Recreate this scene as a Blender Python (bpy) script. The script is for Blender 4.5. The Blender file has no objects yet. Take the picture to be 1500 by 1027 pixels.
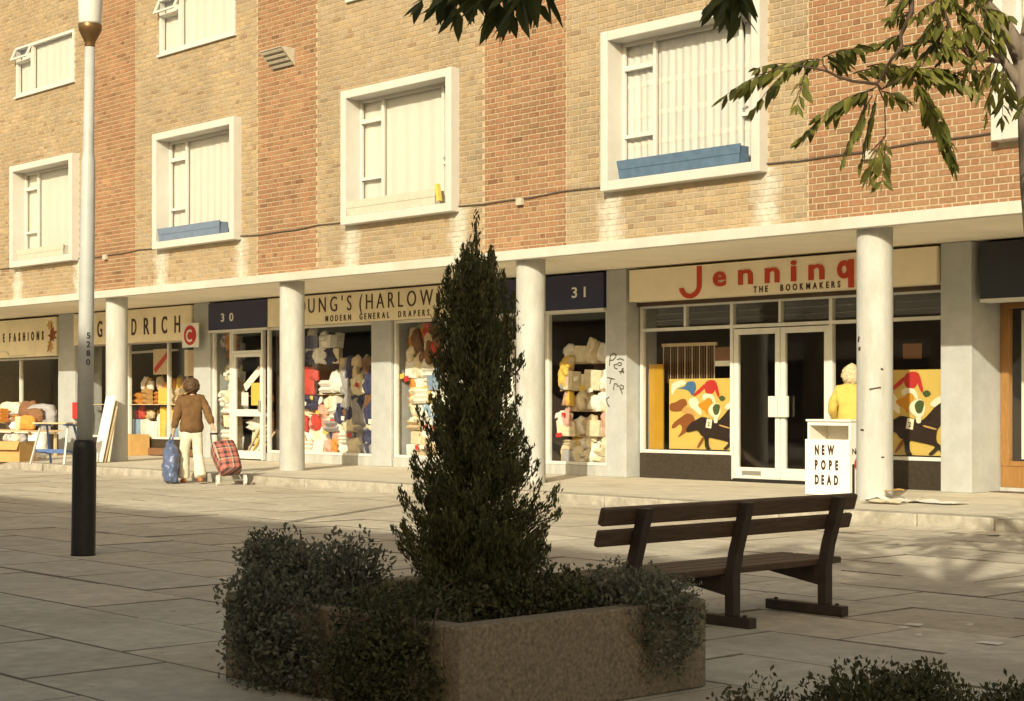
import bpy, math, random
import numpy as np
from mathutils import Vector, Matrix, noise

SC = bpy.context.scene
COL = SC.collection
R = math.radians

# ---------------------------------------------------------------- camera
YAW = 0.8355
F = 2495.05 / 1500.0
CAMZ = 1.163
cd = bpy.data.cameras.new('camera')
cd.sensor_width = 36.0
cd.lens = 36.0 * F
cd.shift_y = 0.0505
cd.clip_start = 0.05
cd.clip_end = 3000
cam = bpy.data.objects.new('camera', cd)
COL.objects.link(cam)
cam.location = (0, 0, CAMZ)
cam.rotation_euler = (R(90), 0, YAW)
SC.camera = cam

# ---------------------------------------------------------------- sky, sun, exposure
AZ = (-0.515, 0.857)          # horizontal direction in which the sunlight travels
EL = R(24.0)
world = bpy.data.worlds.new('World')
SC.world = world
world.use_nodes = True
wn = world.node_tree
wn.nodes.clear()
wo = wn.nodes.new('ShaderNodeOutputWorld')
wb = wn.nodes.new('ShaderNodeBackground')
ws = wn.nodes.new('ShaderNodeTexSky')
ws.sky_type = 'NISHITA'
ws.sun_disc = False
ws.sun_elevation = EL
ws.sun_rotation = math.atan2(-AZ[0], -AZ[1])
ws.dust_density = 3.0
ws.air_density = 1.0
ws.ozone_density = 0.6
wm = wn.nodes.new('ShaderNodeMix')
wm.data_type = 'RGBA'
wm.blend_type = 'MULTIPLY'
wm.inputs[0].default_value = 1.0
wm.inputs[7].default_value = (1.0, 0.875, 0.63, 1)      # warm cast of the aged colour print, over the whole sky
wn.links.new(ws.outputs[0], wm.inputs[6])
wn.links.new(wm.outputs[2], wb.inputs[0])
wb.inputs[1].default_value = 0.15
wn.links.new(wb.outputs[0], wo.inputs[0])

sl = bpy.data.lights.new('sun', 'SUN')
sl.energy = 4.2
sl.angle = R(0.55)
sl.color = (1.0, 0.92, 0.685)
sun = bpy.data.objects.new('sun', sl)
COL.objects.link(sun)
sd = Vector((AZ[0] * math.cos(EL), AZ[1] * math.cos(EL), -math.sin(EL)))
sun.rotation_euler = sd.to_track_quat('-Z', 'Y').to_euler()
sun.location = (10, -10, 20)

SC.view_settings.view_transform = 'Standard'
SC.view_settings.look = 'None'
SC.view_settings.gamma = 1.0
SC.view_settings.use_curve_mapping = False
SC.view_settings.exposure = 0.27
SC.render.engine = 'CYCLES'
SC.cycles.max_bounces = 10
SC.cycles.diffuse_bounces = 6
SC.cycles.transparent_max_bounces = 12
SC.cycles.use_denoising = True
SC.cycles.sample_clamp_indirect = 6.0

# ---------------------------------------------------------------- measuring helpers
FW = Vector((-math.sin(YAW), math.cos(YAW)))
RT = Vector((math.cos(YAW), math.sin(YAW)))

def fx(px, Y):
    """world X where the sight line of photo column px meets the plane y = Y"""
    r = FW + RT * ((px - 750) / 2495.05)
    return r.x * Y / r.y

def at(px, py, d):
    r = (FW + RT * ((px - 750) / 2495.05)) * d
    return Vector((r.x, r.y, CAMZ - (py - 589.3) * d / 2495.05))

def seen(p):
    d = p[0] * FW.x + p[1] * FW.y
    if d < 0.3:
        return None
    l = p[0] * RT.x + p[1] * RT.y
    return 750 + 2495.05 * l / d, 589.3 - 2495.05 * (p[2] - CAMZ) / d, d

# ---------------------------------------------------------------- materials
def new_mat(name):
    m = bpy.data.materials.new(name)
    m.use_nodes = True
    nt = m.node_tree
    b = nt.nodes['Principled BSDF']
    return m, nt, b

def mat(name, col, rough=0.7, var=0.15, scale=5.0, bump=0.0, bscale=60.0, metal=0.0, spec=0.3,
        grime=0.0, gscale=1.2, stretch=(1, 1, 1), gcol=None):
    m, nt, b = new_mat(name)
    N, L = nt.nodes, nt.links
    b.inputs['Roughness'].default_value = rough
    b.inputs['Metallic'].default_value = metal
    b.inputs['Specular IOR Level'].default_value = spec
    geo = N.new('ShaderNodeNewGeometry')
    mp = N.new('ShaderNodeMapping')
    mp.inputs['Scale'].default_value = stretch
    L.new(geo.outputs['Position'], mp.inputs[0])
    n1 = N.new('ShaderNodeTexNoise')
    n1.inputs['Scale'].default_value = scale
    n1.inputs['Detail'].default_value = 6
    n1.inputs['Roughness'].default_value = 0.65
    L.new(mp.outputs[0], n1.inputs['Vector'])
    rp = N.new('ShaderNodeMapRange')
    rp.inputs[1].default_value = 0.3
    rp.inputs[2].default_value = 0.7
    rp.inputs[3].default_value = 1 - var
    rp.inputs[4].default_value = 1 + var
    L.new(n1.outputs[0], rp.inputs[0])
    mx = N.new('ShaderNodeMix')
    mx.data_type = 'RGBA'
    mx.blend_type = 'MULTIPLY'
    mx.inputs[0].default_value = 1
    mx.inputs[6].default_value = (*col, 1)
    L.new(rp.outputs[0], mx.inputs[7])
    out = mx.outputs[2]
    if grime:
        n2 = N.new('ShaderNodeTexNoise')
        n2.inputs['Scale'].default_value = gscale
        n2.inputs['Detail'].default_value = 8
        n2.inputs['Roughness'].default_value = 0.7
        L.new(mp.outputs[0], n2.inputs['Vector'])
        r2 = N.new('ShaderNodeMapRange')
        r2.inputs[1].default_value = 0.48
        r2.inputs[2].default_value = 0.72
        r2.inputs[3].default_value = 0
        r2.inputs[4].default_value = grime
        L.new(n2.outputs[0], r2.inputs[0])
        m2 = N.new('ShaderNodeMix')
        m2.data_type = 'RGBA'
        L.new(r2.outputs[0], m2.inputs[0])
        L.new(out, m2.inputs[6])
        g = gcol or tuple(c * 0.45 for c in col)
        m2.inputs[7].default_value = (*g, 1)
        out = m2.outputs[2]
    L.new(out, b.inputs['Base Color'])
    if bump:
        n3 = N.new('ShaderNodeTexNoise')
        n3.inputs['Scale'].default_value = bscale
        n3.inputs['Detail'].default_value = 5
        L.new(mp.outputs[0], n3.inputs['Vector'])
        bp = N.new('ShaderNodeBump')
        bp.inputs['Strength'].default_value = bump
        bp.inputs['Distance'].default_value = 0.01
        L.new(n3.outputs[0], bp.inputs['Height'])
        L.new(bp.outputs[0], b.inputs['Normal'])
    return m

def tone_mat(name, rough=0.85, var=0.16, scale=14, bump=0.4, bscale=90, stains=False, dirt=0.0, gum=False):
    """colour comes from the 'tone' attribute of each piece, worn by noise"""
    m, nt, b = new_mat(name)
    N, L = nt.nodes, nt.links
    b.inputs['Roughness'].default_value = rough
    b.inputs['Specular IOR Level'].default_value = 0.2
    a = N.new('ShaderNodeAttribute')
    a.attribute_name = 'tone'
    geo = N.new('ShaderNodeNewGeometry')
    n1 = N.new('ShaderNodeTexNoise')
    n1.inputs['Scale'].default_value = scale
    n1.inputs['Detail'].default_value = 6
    n1.inputs['Roughness'].default_value = 0.7
    L.new(geo.outputs['Position'], n1.inputs['Vector'])
    rp = N.new('ShaderNodeMapRange')
    rp.inputs[1].default_value = 0.3
    rp.inputs[2].default_value = 0.7
    rp.inputs[3].default_value = 1 - var
    rp.inputs[4].default_value = 1 + var
    L.new(n1.outputs[0], rp.inputs[0])
    mx = N.new('ShaderNodeMix')
    mx.data_type = 'RGBA'
    mx.blend_type = 'MULTIPLY'
    mx.inputs[0].default_value = 1
    L.new(a.outputs['Color'], mx.inputs[6])
    L.new(rp.outputs[0], mx.inputs[7])
    out = mx.outputs[2]
    if dirt:
        n2 = N.new('ShaderNodeTexNoise')
        n2.inputs['Scale'].default_value = 0.9
        n2.inputs['Detail'].default_value = 9
        n2.inputs['Roughness'].default_value = 0.72
        L.new(geo.outputs['Position'], n2.inputs['Vector'])
        r2 = N.new('ShaderNodeMapRange')
        r2.inputs[1].default_value = 0.42
        r2.inputs[2].default_value = 0.75
        r2.inputs[3].default_value = 0
        r2.inputs[4].default_value = dirt
        L.new(n2.outputs[0], r2.inputs[0])
        m2 = N.new('ShaderNodeMix')
        m2.data_type = 'RGBA'
        L.new(r2.outputs[0], m2.inputs[0])
        L.new(out, m2.inputs[6])
        m2.inputs[7].default_value = (0.33, 0.285, 0.22, 1)
        out = m2.outputs[2]
    if stains:
        nb_ = N.new('ShaderNodeTexNoise')
        nb_.inputs['Scale'].default_value = 0.7
        nb_.inputs['Detail'].default_value = 7
        nb_.inputs['Roughness'].default_value = 0.65
        L.new(geo.outputs['Position'], nb_.inputs['Vector'])
        rb_ = N.new('ShaderNodeMapRange')
        rb_.inputs[1].default_value = 0.3
        rb_.inputs[2].default_value = 0.7
        rb_.inputs[3].default_value = 0.84
        rb_.inputs[4].default_value = 1.16
        L.new(nb_.outputs[0], rb_.inputs[0])
        mb_ = N.new('ShaderNodeMix')
        mb_.data_type = 'RGBA'
        mb_.blend_type = 'MULTIPLY'
        mb_.inputs[0].default_value = 1
        L.new(out, mb_.inputs[6])
        L.new(rb_.outputs[0], mb_.inputs[7])
        out = mb_.outputs[2]
        out = lime_stains(nt, geo, out)
    if gum:
        vo = N.new('ShaderNodeTexVoronoi')
        vo.inputs['Scale'].default_value = 3.2
        L.new(geo.outputs['Position'], vo.inputs['Vector'])
        gd = math_node(nt, 'MULTIPLY', math_node(nt, 'LESS_THAN', vo.outputs['Distance'], 0.075), 0.5)
        mg = N.new('ShaderNodeMix')
        mg.data_type = 'RGBA'
        L.new(gd, mg.inputs[0])
        L.new(out, mg.inputs[6])
        mg.inputs[7].default_value = (0.10, 0.09, 0.075, 1)
        out = mg.outputs[2]
    L.new(out, b.inputs['Base Color'])
    n3 = N.new('ShaderNodeTexNoise')
    n3.inputs['Scale'].default_value = bscale
    n3.inputs['Detail'].default_value = 4
    L.new(geo.outputs['Position'], n3.inputs['Vector'])
    bp = N.new('ShaderNodeBump')
    bp.inputs['Strength'].default_value = bump
    bp.inputs['Distance'].default_value = 0.006
    L.new(n3.outputs[0], bp.inputs['Height'])
    L.new(bp.outputs[0], b.inputs['Normal'])
    return m

def math_node(nt, op, a, b=None, clamp=False):
    n = nt.nodes.new('ShaderNodeMath')
    n.operation = op
    n.use_clamp = clamp
    for i, v in enumerate((a, b)):
        if v is None:
            continue
        if isinstance(v, (int, float)):
            n.inputs[i].default_value = v
        else:
            nt.links.new(v, n.inputs[i])
    return n.outputs[0]

def lime_stains(nt, geo, col):
    """white lime streaks washed down the brick from the ends of the window surrounds (every 6 m)"""
    N, L = nt.nodes, nt.links
    sp = N.new('ShaderNodeSeparateXYZ')
    L.new(geo.outputs['Position'], sp.inputs[0])
    nz = N.new('ShaderNodeTexNoise')
    nz.inputs['Scale'].default_value = 5
    nz.inputs['Detail'].default_value = 6
    L.new(geo.outputs['Position'], nz.inputs['Vector'])
    wob = math_node(nt, 'MULTIPLY', math_node(nt, 'SUBTRACT', nz.outputs[0], 0.5), 0.5)
    tot = None
    for x0, w in ((-16.52, 0.30), (-13.78, 0.28)):
        x = math_node(nt, 'ADD', sp.outputs[0], 60.0 - x0 + 3.0)
        x = math_node(nt, 'MODULO', x, 6.0)
        x = math_node(nt, 'SUBTRACT', x, 3.0)
        x = math_node(nt, 'ABSOLUTE', math_node(nt, 'ADD', x, wob))
        k = math_node(nt, 'SUBTRACT', 1.0, math_node(nt, 'DIVIDE', x, w), True)
        tot = k if tot is None else math_node(nt, 'MAXIMUM', tot, k)
    low = math_node(nt, 'LESS_THAN', sp.outputs[2], 4.12)
    left = math_node(nt, 'LESS_THAN', sp.outputs[0], -13.2)
    k = math_node(nt, 'MULTIPLY', math_node(nt, 'MULTIPLY', tot, low), left)
    n2 = N.new('ShaderNodeTexNoise')
    n2.inputs['Scale'].default_value = 18
    n2.inputs['Detail'].default_value = 5
    L.new(geo.outputs['Position'], n2.inputs['Vector'])
    k = math_node(nt, 'MULTIPLY', k, math_node(nt, 'MULTIPLY', n2.outputs[0], 2.2), True)
    m2 = N.new('ShaderNodeMix')
    m2.data_type = 'RGBA'
    L.new(k, m2.inputs[0])
    L.new(col, m2.inputs[6])
    m2.inputs[7].default_value = (0.50, 0.475, 0.41, 1)
    return m2.outputs[2]

def glass_mat(name, tint=(0.93, 0.93, 0.9), ior=1.5):
    m = bpy.data.materials.new(name)
    m.use_nodes = True
    nt = m.node_tree
    nt.nodes.clear()
    o = nt.nodes.new('ShaderNodeOutputMaterial')
    t = nt.nodes.new('ShaderNodeBsdfTransparent')
    t.inputs[0].default_value = (*tint, 1)
    g = nt.nodes.new('ShaderNodeBsdfGlossy')
    g.inputs['Roughness'].default_value = 0.02
    geo = nt.nodes.new('ShaderNodeNewGeometry')
    dp = nt.nodes.new('ShaderNodeVectorMath')
    dp.operation = 'DOT_PRODUCT'
    nt.links.new(geo.outputs['Normal'], dp.inputs[0])
    nt.links.new(geo.outputs['Incoming'], dp.inputs[1])
    cs = math_node(nt, 'SUBTRACT', 1.0, math_node(nt, 'ABSOLUTE', dp.outputs['Value']), True)
    f0 = ((ior - 1) / (ior + 1)) ** 2
    fr = math_node(nt, 'ADD', f0, math_node(nt, 'MULTIPLY', math_node(nt, 'POWER', cs, 5.0), 1 - f0), True)
    nz = nt.nodes.new('ShaderNodeTexNoise')
    nz.inputs['Scale'].default_value = 0.8
    bp = nt.nodes.new('ShaderNodeBump')
    bp.inputs['Strength'].default_value = 0.05
    bp.inputs['Distance'].default_value = 0.05
    nt.links.new(nz.outputs[0], bp.inputs['Height'])
    nt.links.new(bp.outputs[0], g.inputs['Normal'])
    mx = nt.nodes.new('ShaderNodeMixShader')
    nt.links.new(fr, mx.inputs[0])
    nt.links.new(t.outputs[0], mx.inputs[1])
    nt.links.new(g.outputs[0], mx.inputs[2])
    nt.links.new(mx.outputs[0], o.inputs[0])
    return m

def leaf_mat(name, c1, c2, trans=0.35, scale=3.0, rough=0.5):
    m = bpy.data.materials.new(name)
    m.use_nodes = True
    nt = m.node_tree
    b = nt.nodes['Principled BSDF']
    o = nt.nodes['Material Output']
    geo = nt.nodes.new('ShaderNodeNewGeometry')
    n1 = nt.nodes.new('ShaderNodeTexNoise')
    n1.inputs['Scale'].default_value = scale
    n1.inputs['Detail'].default_value = 4
    nt.links.new(geo.outputs['Position'], n1.inputs['Vector'])
    ad = math_node(nt, 'ADD', math_node(nt, 'MULTIPLY', geo.outputs['Random Per Island'], 0.6), math_node(nt, 'MULTIPLY', n1.outputs[0], 0.6))
    ad = math_node(nt, 'SUBTRACT', ad, 0.1, True)
    mx = nt.nodes.new('ShaderNodeMix')
    mx.data_type = 'RGBA'
    nt.links.new(ad, mx.inputs[0])
    mx.inputs[6].default_value = (*c1, 1)
    mx.inputs[7].default_value = (*c2, 1)
    nt.links.new(mx.outputs[2], b.inputs['Base Color'])
    b.inputs['Roughness'].default_value = rough
    b.inputs['Specular IOR Level'].default_value = 0.3
    if trans:
        t = nt.nodes.new('ShaderNodeBsdfTranslucent')
        nt.links.new(mx.outputs[2], t.inputs[0])
        ms = nt.nodes.new('ShaderNodeMixShader')
        ms.inputs[0].default_value = trans
        nt.links.new(b.outputs[0], ms.inputs[1])
        nt.links.new(t.outputs[0], ms.inputs[2])
        nt.links.new(ms.outputs[0], o.inputs[0])
    return m

def net_mat(name, col, clear=0.22):
    m = bpy.data.materials.new(name)
    m.use_nodes = True
    nt = m.node_tree
    nt.nodes.clear()
    o = nt.nodes.new('ShaderNodeOutputMaterial')
    d = nt.nodes.new('ShaderNodeBsdfDiffuse')
    t = nt.nodes.new('ShaderNodeBsdfTranslucent')
    c = nt.nodes.new('ShaderNodeBsdfTransparent')
    geo = nt.nodes.new('ShaderNodeNewGeometry')
    wv = nt.nodes.new('ShaderNodeTexNoise')
    wv.inputs['Scale'].default_value = 9
    mp = nt.nodes.new('ShaderNodeMapping')
    mp.inputs['Scale'].default_value = (1, 1, 0.12)
    nt.links.new(geo.outputs['Position'], mp.inputs[0])
    nt.links.new(mp.outputs[0], wv.inputs['Vector'])
    d.inputs[0].default_value = (*col, 1)
    t.inputs[0].default_value = (*col, 1)
    m1 = nt.nodes.new('ShaderNodeMixShader')
    m1.inputs[0].default_value = 0.08
    nt.links.new(d.outputs[0], m1.inputs[1])
    nt.links.new(t.outputs[0], m1.inputs[2])
    m2 = nt.nodes.new('ShaderNodeMixShader')
    k = math_node(nt, 'MULTIPLY', wv.outputs[0], clear * 2)
    nt.links.new(k, m2.inputs[0])
    nt.links.new(m1.outputs[0], m2.inputs[1])
    nt.links.new(c.outputs[0], m2.inputs[2])
    nt.links.new(m2.outputs[0], o.inputs[0])
    return m

def tartan_mat(name):
    m, nt, b = new_mat(name)
    N, L = nt.nodes, nt.links
    tc = N.new('ShaderNodeTexCoord')
    sp = N.new('ShaderNodeSeparateXYZ')
    L.new(tc.outputs['Object'], sp.inputs[0])
    def stripes(s, per, duty):
        return math_node(nt, 'LESS_THAN', math_node(nt, 'FRACT', math_node(nt, 'ADD', math_node(nt, 'MULTIPLY', s, 1 / per), 20.0)), duty)
    hor = math_node(nt, 'ADD', sp.outputs[0], sp.outputs[1])
    a = stripes(hor, 0.105, 0.45)
    c = stripes(sp.outputs[2], 0.105, 0.45)
    k = math_node(nt, 'MULTIPLY', math_node(nt, 'ADD', a, c), 0.5)
    w = math_node(nt, 'MAXIMUM', stripes(hor, 0.21, 0.08), stripes(sp.outputs[2], 0.21, 0.08))
    mx = N.new('ShaderNodeMix')
    mx.data_type = 'RGBA'
    L.new(k, mx.inputs[0])
    mx.inputs[6].default_value = (0.42, 0.13, 0.10, 1)
    mx.inputs[7].default_value = (0.035, 0.028, 0.03, 1)
    m2 = N.new('ShaderNodeMix')
    m2.data_type = 'RGBA'
    L.new(math_node(nt, 'MULTIPLY', w, 0.6), m2.inputs[0])
    L.new(mx.outputs[2], m2.inputs[6])
    m2.inputs[7].default_value = (0.55, 0.45, 0.33, 1)
    L.new(m2.outputs[2], b.inputs['Base Color'])
    b.inputs['Roughness'].default_value = 0.7
    return m

MT = {}
def build_materials():
    M = MT
    M['brick'] = tone_mat('brick_clay', stains=True, var=0.2, scale=20)
    M['mortar'] = mat('mortar', (0.42, 0.345, 0.235), 0.9, 0.12, 9, 0.3, 120)
    nt = M['mortar'].node_tree
    b = nt.nodes['Principled BSDF']
    lk = b.inputs['Base Color'].links[0]
    src = lk.from_socket
    geo = [n for n in nt.nodes if n.type == 'NEW_GEOMETRY'][0]
    nt.links.new(lime_stains(nt, geo, src), b.inputs['Base Color'])
    M['white'] = mat('white_paint', (0.53, 0.515, 0.48), 0.45, 0.06, 3, 0.05, 40, grime=0.3, gscale=2.0, gcol=(0.47, 0.44, 0.37))
    M['canopy'] = mat('canopy_paint', (0.52, 0.50, 0.45), 0.6, 0.10, 2, 0.15, 50, grime=0.55, gscale=1.3, gcol=(0.45, 0.38, 0.27))
    M['soffit'] = mat('soffit_board', (0.84, 0.78, 0.65), 0.8, 0.08, 1.2, 0.1, 30, grime=0.4, gscale=0.9, gcol=(0.66, 0.58, 0.45))
    M['column'] = mat('painted_concrete', (0.44, 0.44, 0.418), 0.75, 0.12, 6, 0.5, 45, grime=0.75, gscale=2.6, stretch=(1, 1, 0.30), gcol=(0.30, 0.28, 0.235))
    M['pillar'] = mat('grey_painted_brick', (0.41, 0.425, 0.42), 0.75, 0.1, 5, 0.4, 40, grime=0.45, gscale=2.0, gcol=(0.40, 0.39, 0.36))
    M['beige_sign'] = mat('beige_sign_panel', (0.86, 0.76, 0.57), 0.5, 0.05, 2, grime=0.2, gscale=1.5, gcol=(0.50, 0.42, 0.29))
    M['cream_sign'] = mat('cream_sign_panel', (0.84, 0.75, 0.54), 0.5, 0.06, 2, grime=0.3, gscale=1.5, gcol=(0.44, 0.36, 0.23))
    M['navy'] = mat('navy_fascia_glass', (0.022, 0.024, 0.075), 0.25, 0.1, 3, spec=0.5)
    M['dark_fascia'] = mat('dark_blue_black_fascia', (0.02, 0.022, 0.03), 0.3, 0.1, 3, spec=0.5)
    M['red_letter'] = mat('red_sign_letter', (0.50, 0.055, 0.02), 0.45, 0.08, 8)
    M['brown_letter'] = mat('dark_brown_letter', (0.06, 0.03, 0.02), 0.5, 0.1, 8)
    M['black'] = mat('black_paint', (0.02, 0.018, 0.016), 0.45, 0.2, 6)
    M['riser'] = mat('dark_mosaic_riser', (0.045, 0.035, 0.025), 0.35, 0.35, 30, 0.2, 60)
    M['alu'] = mat('painted_metal_frame', (0.66, 0.65, 0.60), 0.4, 0.06, 5, grime=0.2, gscale=3)
    M['glass'] = glass_mat('shop_glass', (0.975, 0.975, 0.965))
    M['glass_up'] = glass_mat('house_glass', (0.99, 0.99, 0.98), 1.45)
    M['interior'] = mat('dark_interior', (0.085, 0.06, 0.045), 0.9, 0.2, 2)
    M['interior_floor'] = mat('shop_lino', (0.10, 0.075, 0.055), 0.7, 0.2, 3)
    M['concrete'] = mat('worn_concrete', (0.60, 0.55, 0.45), 0.9, 0.14, 2.5, 0.35, 60, grime=0.5, gscale=0.8, gcol=(0.36, 0.31, 0.24))
    M['kerb'] = mat('kerb_stone', (0.40, 0.365, 0.30), 0.85, 0.25, 7, 0.5, 50, grime=0.8, gscale=2.5, gcol=(0.2, 0.17, 0.12))
    M['slab'] = tone_mat('paving_slab', 0.8, 0.22, 7, 0.6, 55, dirt=0.7, gum=True)
    M['joint'] = mat('dirt_joint', (0.09, 0.075, 0.06), 0.95, 0.3, 12)
    M['ground'] = mat('ground_earth', (0.16, 0.14, 0.11), 0.95, 0.2, 0.8)
    M['bench'] = mat('dark_stained_timber', (0.085, 0.052, 0.033), 0.55, 0.35, 6, 0.4, 50, stretch=(14, 1, 14), grime=0.4, gscale=3, gcol=(0.14, 0.10, 0.07))
    M['bench_leg'] = mat('dark_painted_leg', (0.045, 0.032, 0.025), 0.5, 0.3, 9, 0.25, 40)
    M['planter'] = mat('brown_aggregate', (0.25, 0.195, 0.13), 0.9, 0.45, 55, 0.8, 90, grime=0.45, gscale=2, gcol=(0.15, 0.11, 0.07))
    M['coping'] = mat('planter_coping', (0.19, 0.155, 0.115), 0.85, 0.25, 9, 0.4, 60)
    M['soil'] = mat('soil', (0.04, 0.028, 0.018), 0.95, 0.4, 25, 0.8, 40)
    M['post_grey'] = mat('lamp_post_grey', (0.47, 0.475, 0.455), 0.45, 0.06, 9, 0.1, 60, grime=0.2, gscale=4)
    M['post_black'] = mat('lamp_base_black', (0.018, 0.017, 0.016), 0.45, 0.3, 12, 0.2, 50)
    M['bronze'] = mat('bronze_collar', (0.21, 0.12, 0.05), 0.35, 0.12, 12, metal=0.6)
    M['opal'] = mat('opal_diffuser', (0.70, 0.68, 0.63), 0.3, 0.03, 4, spec=0.5)
    M['blue_box'] = mat('blue_painted_board', (0.085, 0.14, 0.22), 0.6, 0.15, 8, 0.1, 40, grime=0.3, gscale=5, gcol=(0.14, 0.19, 0.26))
    M['slate_box'] = mat('slate_blue_board', (0.15, 0.20, 0.29), 0.6, 0.12, 8)
    M['cream_box'] = mat('cream_painted_board', (0.50, 0.48, 0.40), 0.6, 0.1, 8)
    M['net'] = net_mat('white_net', (0.66, 0.655, 0.64), 0.14)
    M['net2'] = net_mat('white_curtain', (0.63, 0.615, 0.575), 0.0)
    M['bark'] = mat('grey_bark', (0.19, 0.15, 0.115), 0.9, 0.4, 14, 0.8, 40, stretch=(1, 1, 0.25))
    M['twig'] = mat('brown_twig', (0.085, 0.055, 0.04), 0.85, 0.3, 20)
    M['leaf'] = leaf_mat('ash_leaf_sunlit', (0.04, 0.055, 0.014), (0.30, 0.285, 0.06), 0.4)  # bright yellow green end paints sunlight on the leaves into the colour
    M['leaf_shaded'] = leaf_mat('ash_leaf_shaded', (0.045, 0.06, 0.018), (0.15, 0.155, 0.05), 0.3)  # shaded copy of the same leaf, its bright end kept dull
    M['conifer'] = leaf_mat('conifer_spray', (0.030, 0.042, 0.018), (0.17, 0.165, 0.06), 0.2, 5, 0.7)
    M['shrub'] = leaf_mat('shrub_leaf', (0.085, 0.092, 0.065), (0.21, 0.21, 0.15), 0.2, 6, 0.6)  # greens paled and greyed, standing in for haze over the leaves
    M['shrub2'] = leaf_mat('dark_shrub_leaf', (0.032, 0.038, 0.016), (0.115, 0.11, 0.045), 0.15, 6, 0.6)
    M['paper'] = mat('paper_white', (0.80, 0.78, 0.72), 0.6, 0.04, 10)
    M['plastic_white'] = mat('white_bin_enamel', (0.78, 0.77, 0.71), 0.35, 0.04, 6, grime=0.2, gscale=6, spec=0.5)
    M['card'] = mat('brown_cardboard', (0.47, 0.29, 0.11), 0.85, 0.1, 8)
    M['wood'] = mat('pale_timber', (0.58, 0.43, 0.26), 0.7, 0.2, 8, stretch=(1, 1, 0.2))
    M['oak'] = mat('orange_varnished_timber', (0.30, 0.155, 0.05), 0.35, 0.2, 8, stretch=(6, 6, 0.6))
    M['skin'] = mat('skin', (0.55, 0.33, 0.22), 0.55, 0.05, 8)
    M['jacket'] = mat('brown_suede', (0.15, 0.08, 0.032), 0.85, 0.28, 9, 0.3, 60)
    M['trouser'] = mat('cream_cloth', (0.68, 0.62, 0.49), 0.85, 0.1, 9)
    M['yellow_coat'] = mat('yellow_cloth', (0.58, 0.42, 0.10), 0.8, 0.1, 9)
    M['skirt'] = mat('dark_skirt', (0.06, 0.045, 0.04), 0.85, 0.2, 9)
    M['hair'] = mat('brown_hair', (0.085, 0.048, 0.022), 0.6, 0.5, 40, 0.6, 60)
    M['blond'] = mat('white_blond_hair', (0.55, 0.45, 0.28), 0.6, 0.25, 40, 0.6, 60)
    M['shoe'] = mat('tan_shoe', (0.36, 0.14, 0.05), 0.5, 0.1, 9)
    M['blue_bag'] = mat('blue_plastic_sack', (0.10, 0.13, 0.24), 0.3, 0.25, 12, 0.8, 18, spec=0.6)
    M['tartan'] = tartan_mat('tartan_cloth')
    M['wheel'] = mat('white_wheel', (0.72, 0.69, 0.6), 0.5, 0.05, 9)
    M['steel'] = mat('bright_steel', (0.55, 0.53, 0.48), 0.3, 0.05, 9, metal=0.8)
    M['wm_blue'] = mat('blue_enamel', (0.09, 0.15, 0.34), 0.4, 0.1, 9)
    M['sash'] = mat('window_sash_white', (0.57, 0.555, 0.52), 0.45, 0.04, 6)
    M['graffiti'] = mat('graffiti_paint', (0.10, 0.085, 0.06), 0.6, 0.5, 25)
    M['light_box'] = mat('weathered_light_box', (0.46, 0.42, 0.34), 0.6, 0.15, 9, grime=0.4, gscale=6)
    M['lens'] = mat('light_box_lens', (0.20, 0.17, 0.13), 0.4, 0.2, 14)
    M['cable'] = mat('grey_cable', (0.09, 0.07, 0.055), 0.7, 0.1, 9)
    M['p_yellow'] = mat('poster_yellow', (0.64, 0.46, 0.12), 0.45, 0.04, 4)
    M['p_gold'] = mat('display_gold', (0.45, 0.25, 0.02), 0.5, 0.06, 4)  # gold darkened, part shade on the board put into its colour
    for k, c in dict(p_red=(0.50, 0.035, 0.03), p_blue=(0.06, 0.16, 0.33), p_brown=(0.25, 0.085, 0.025), p_black=(0.03, 0.018, 0.014),
                     p_white=(0.80, 0.74, 0.58), p_green=(0.07, 0.10, 0.035), p_orange=(0.58, 0.26, 0.02), p_tan=(0.55, 0.33, 0.11)).items():
        M[k] = mat('print_' + k[2:], c, 0.5, 0.05, 6)
    for k, c in dict(g_white=(0.78, 0.76, 0.70), g_cream=(0.70, 0.62, 0.45), g_beige=(0.58, 0.46, 0.30), g_orange=(0.58, 0.25, 0.05), g_brown=(0.20, 0.10, 0.05),
                     g_red=(0.50, 0.06, 0.045), g_navy=(0.05, 0.05, 0.11), g_grey=(0.33, 0.32, 0.33), g_pink=(0.62, 0.36, 0.30), g_yellow=(0.70, 0.48, 0.10),
                     g_blue=(0.25, 0.36, 0.50), g_green=(0.24, 0.27, 0.13)).items():
        M[k] = mat('cloth_' + k[2:], c, 0.85, 0.12, 14, 0.2, 60)
build_materials()

# ---------------------------------------------------------------- mesh building
def wl(o):
    v = Vector((0, 0, 0))
    while o is not None:
        v = v + o.location
        o = o.parent
    return v

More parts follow.
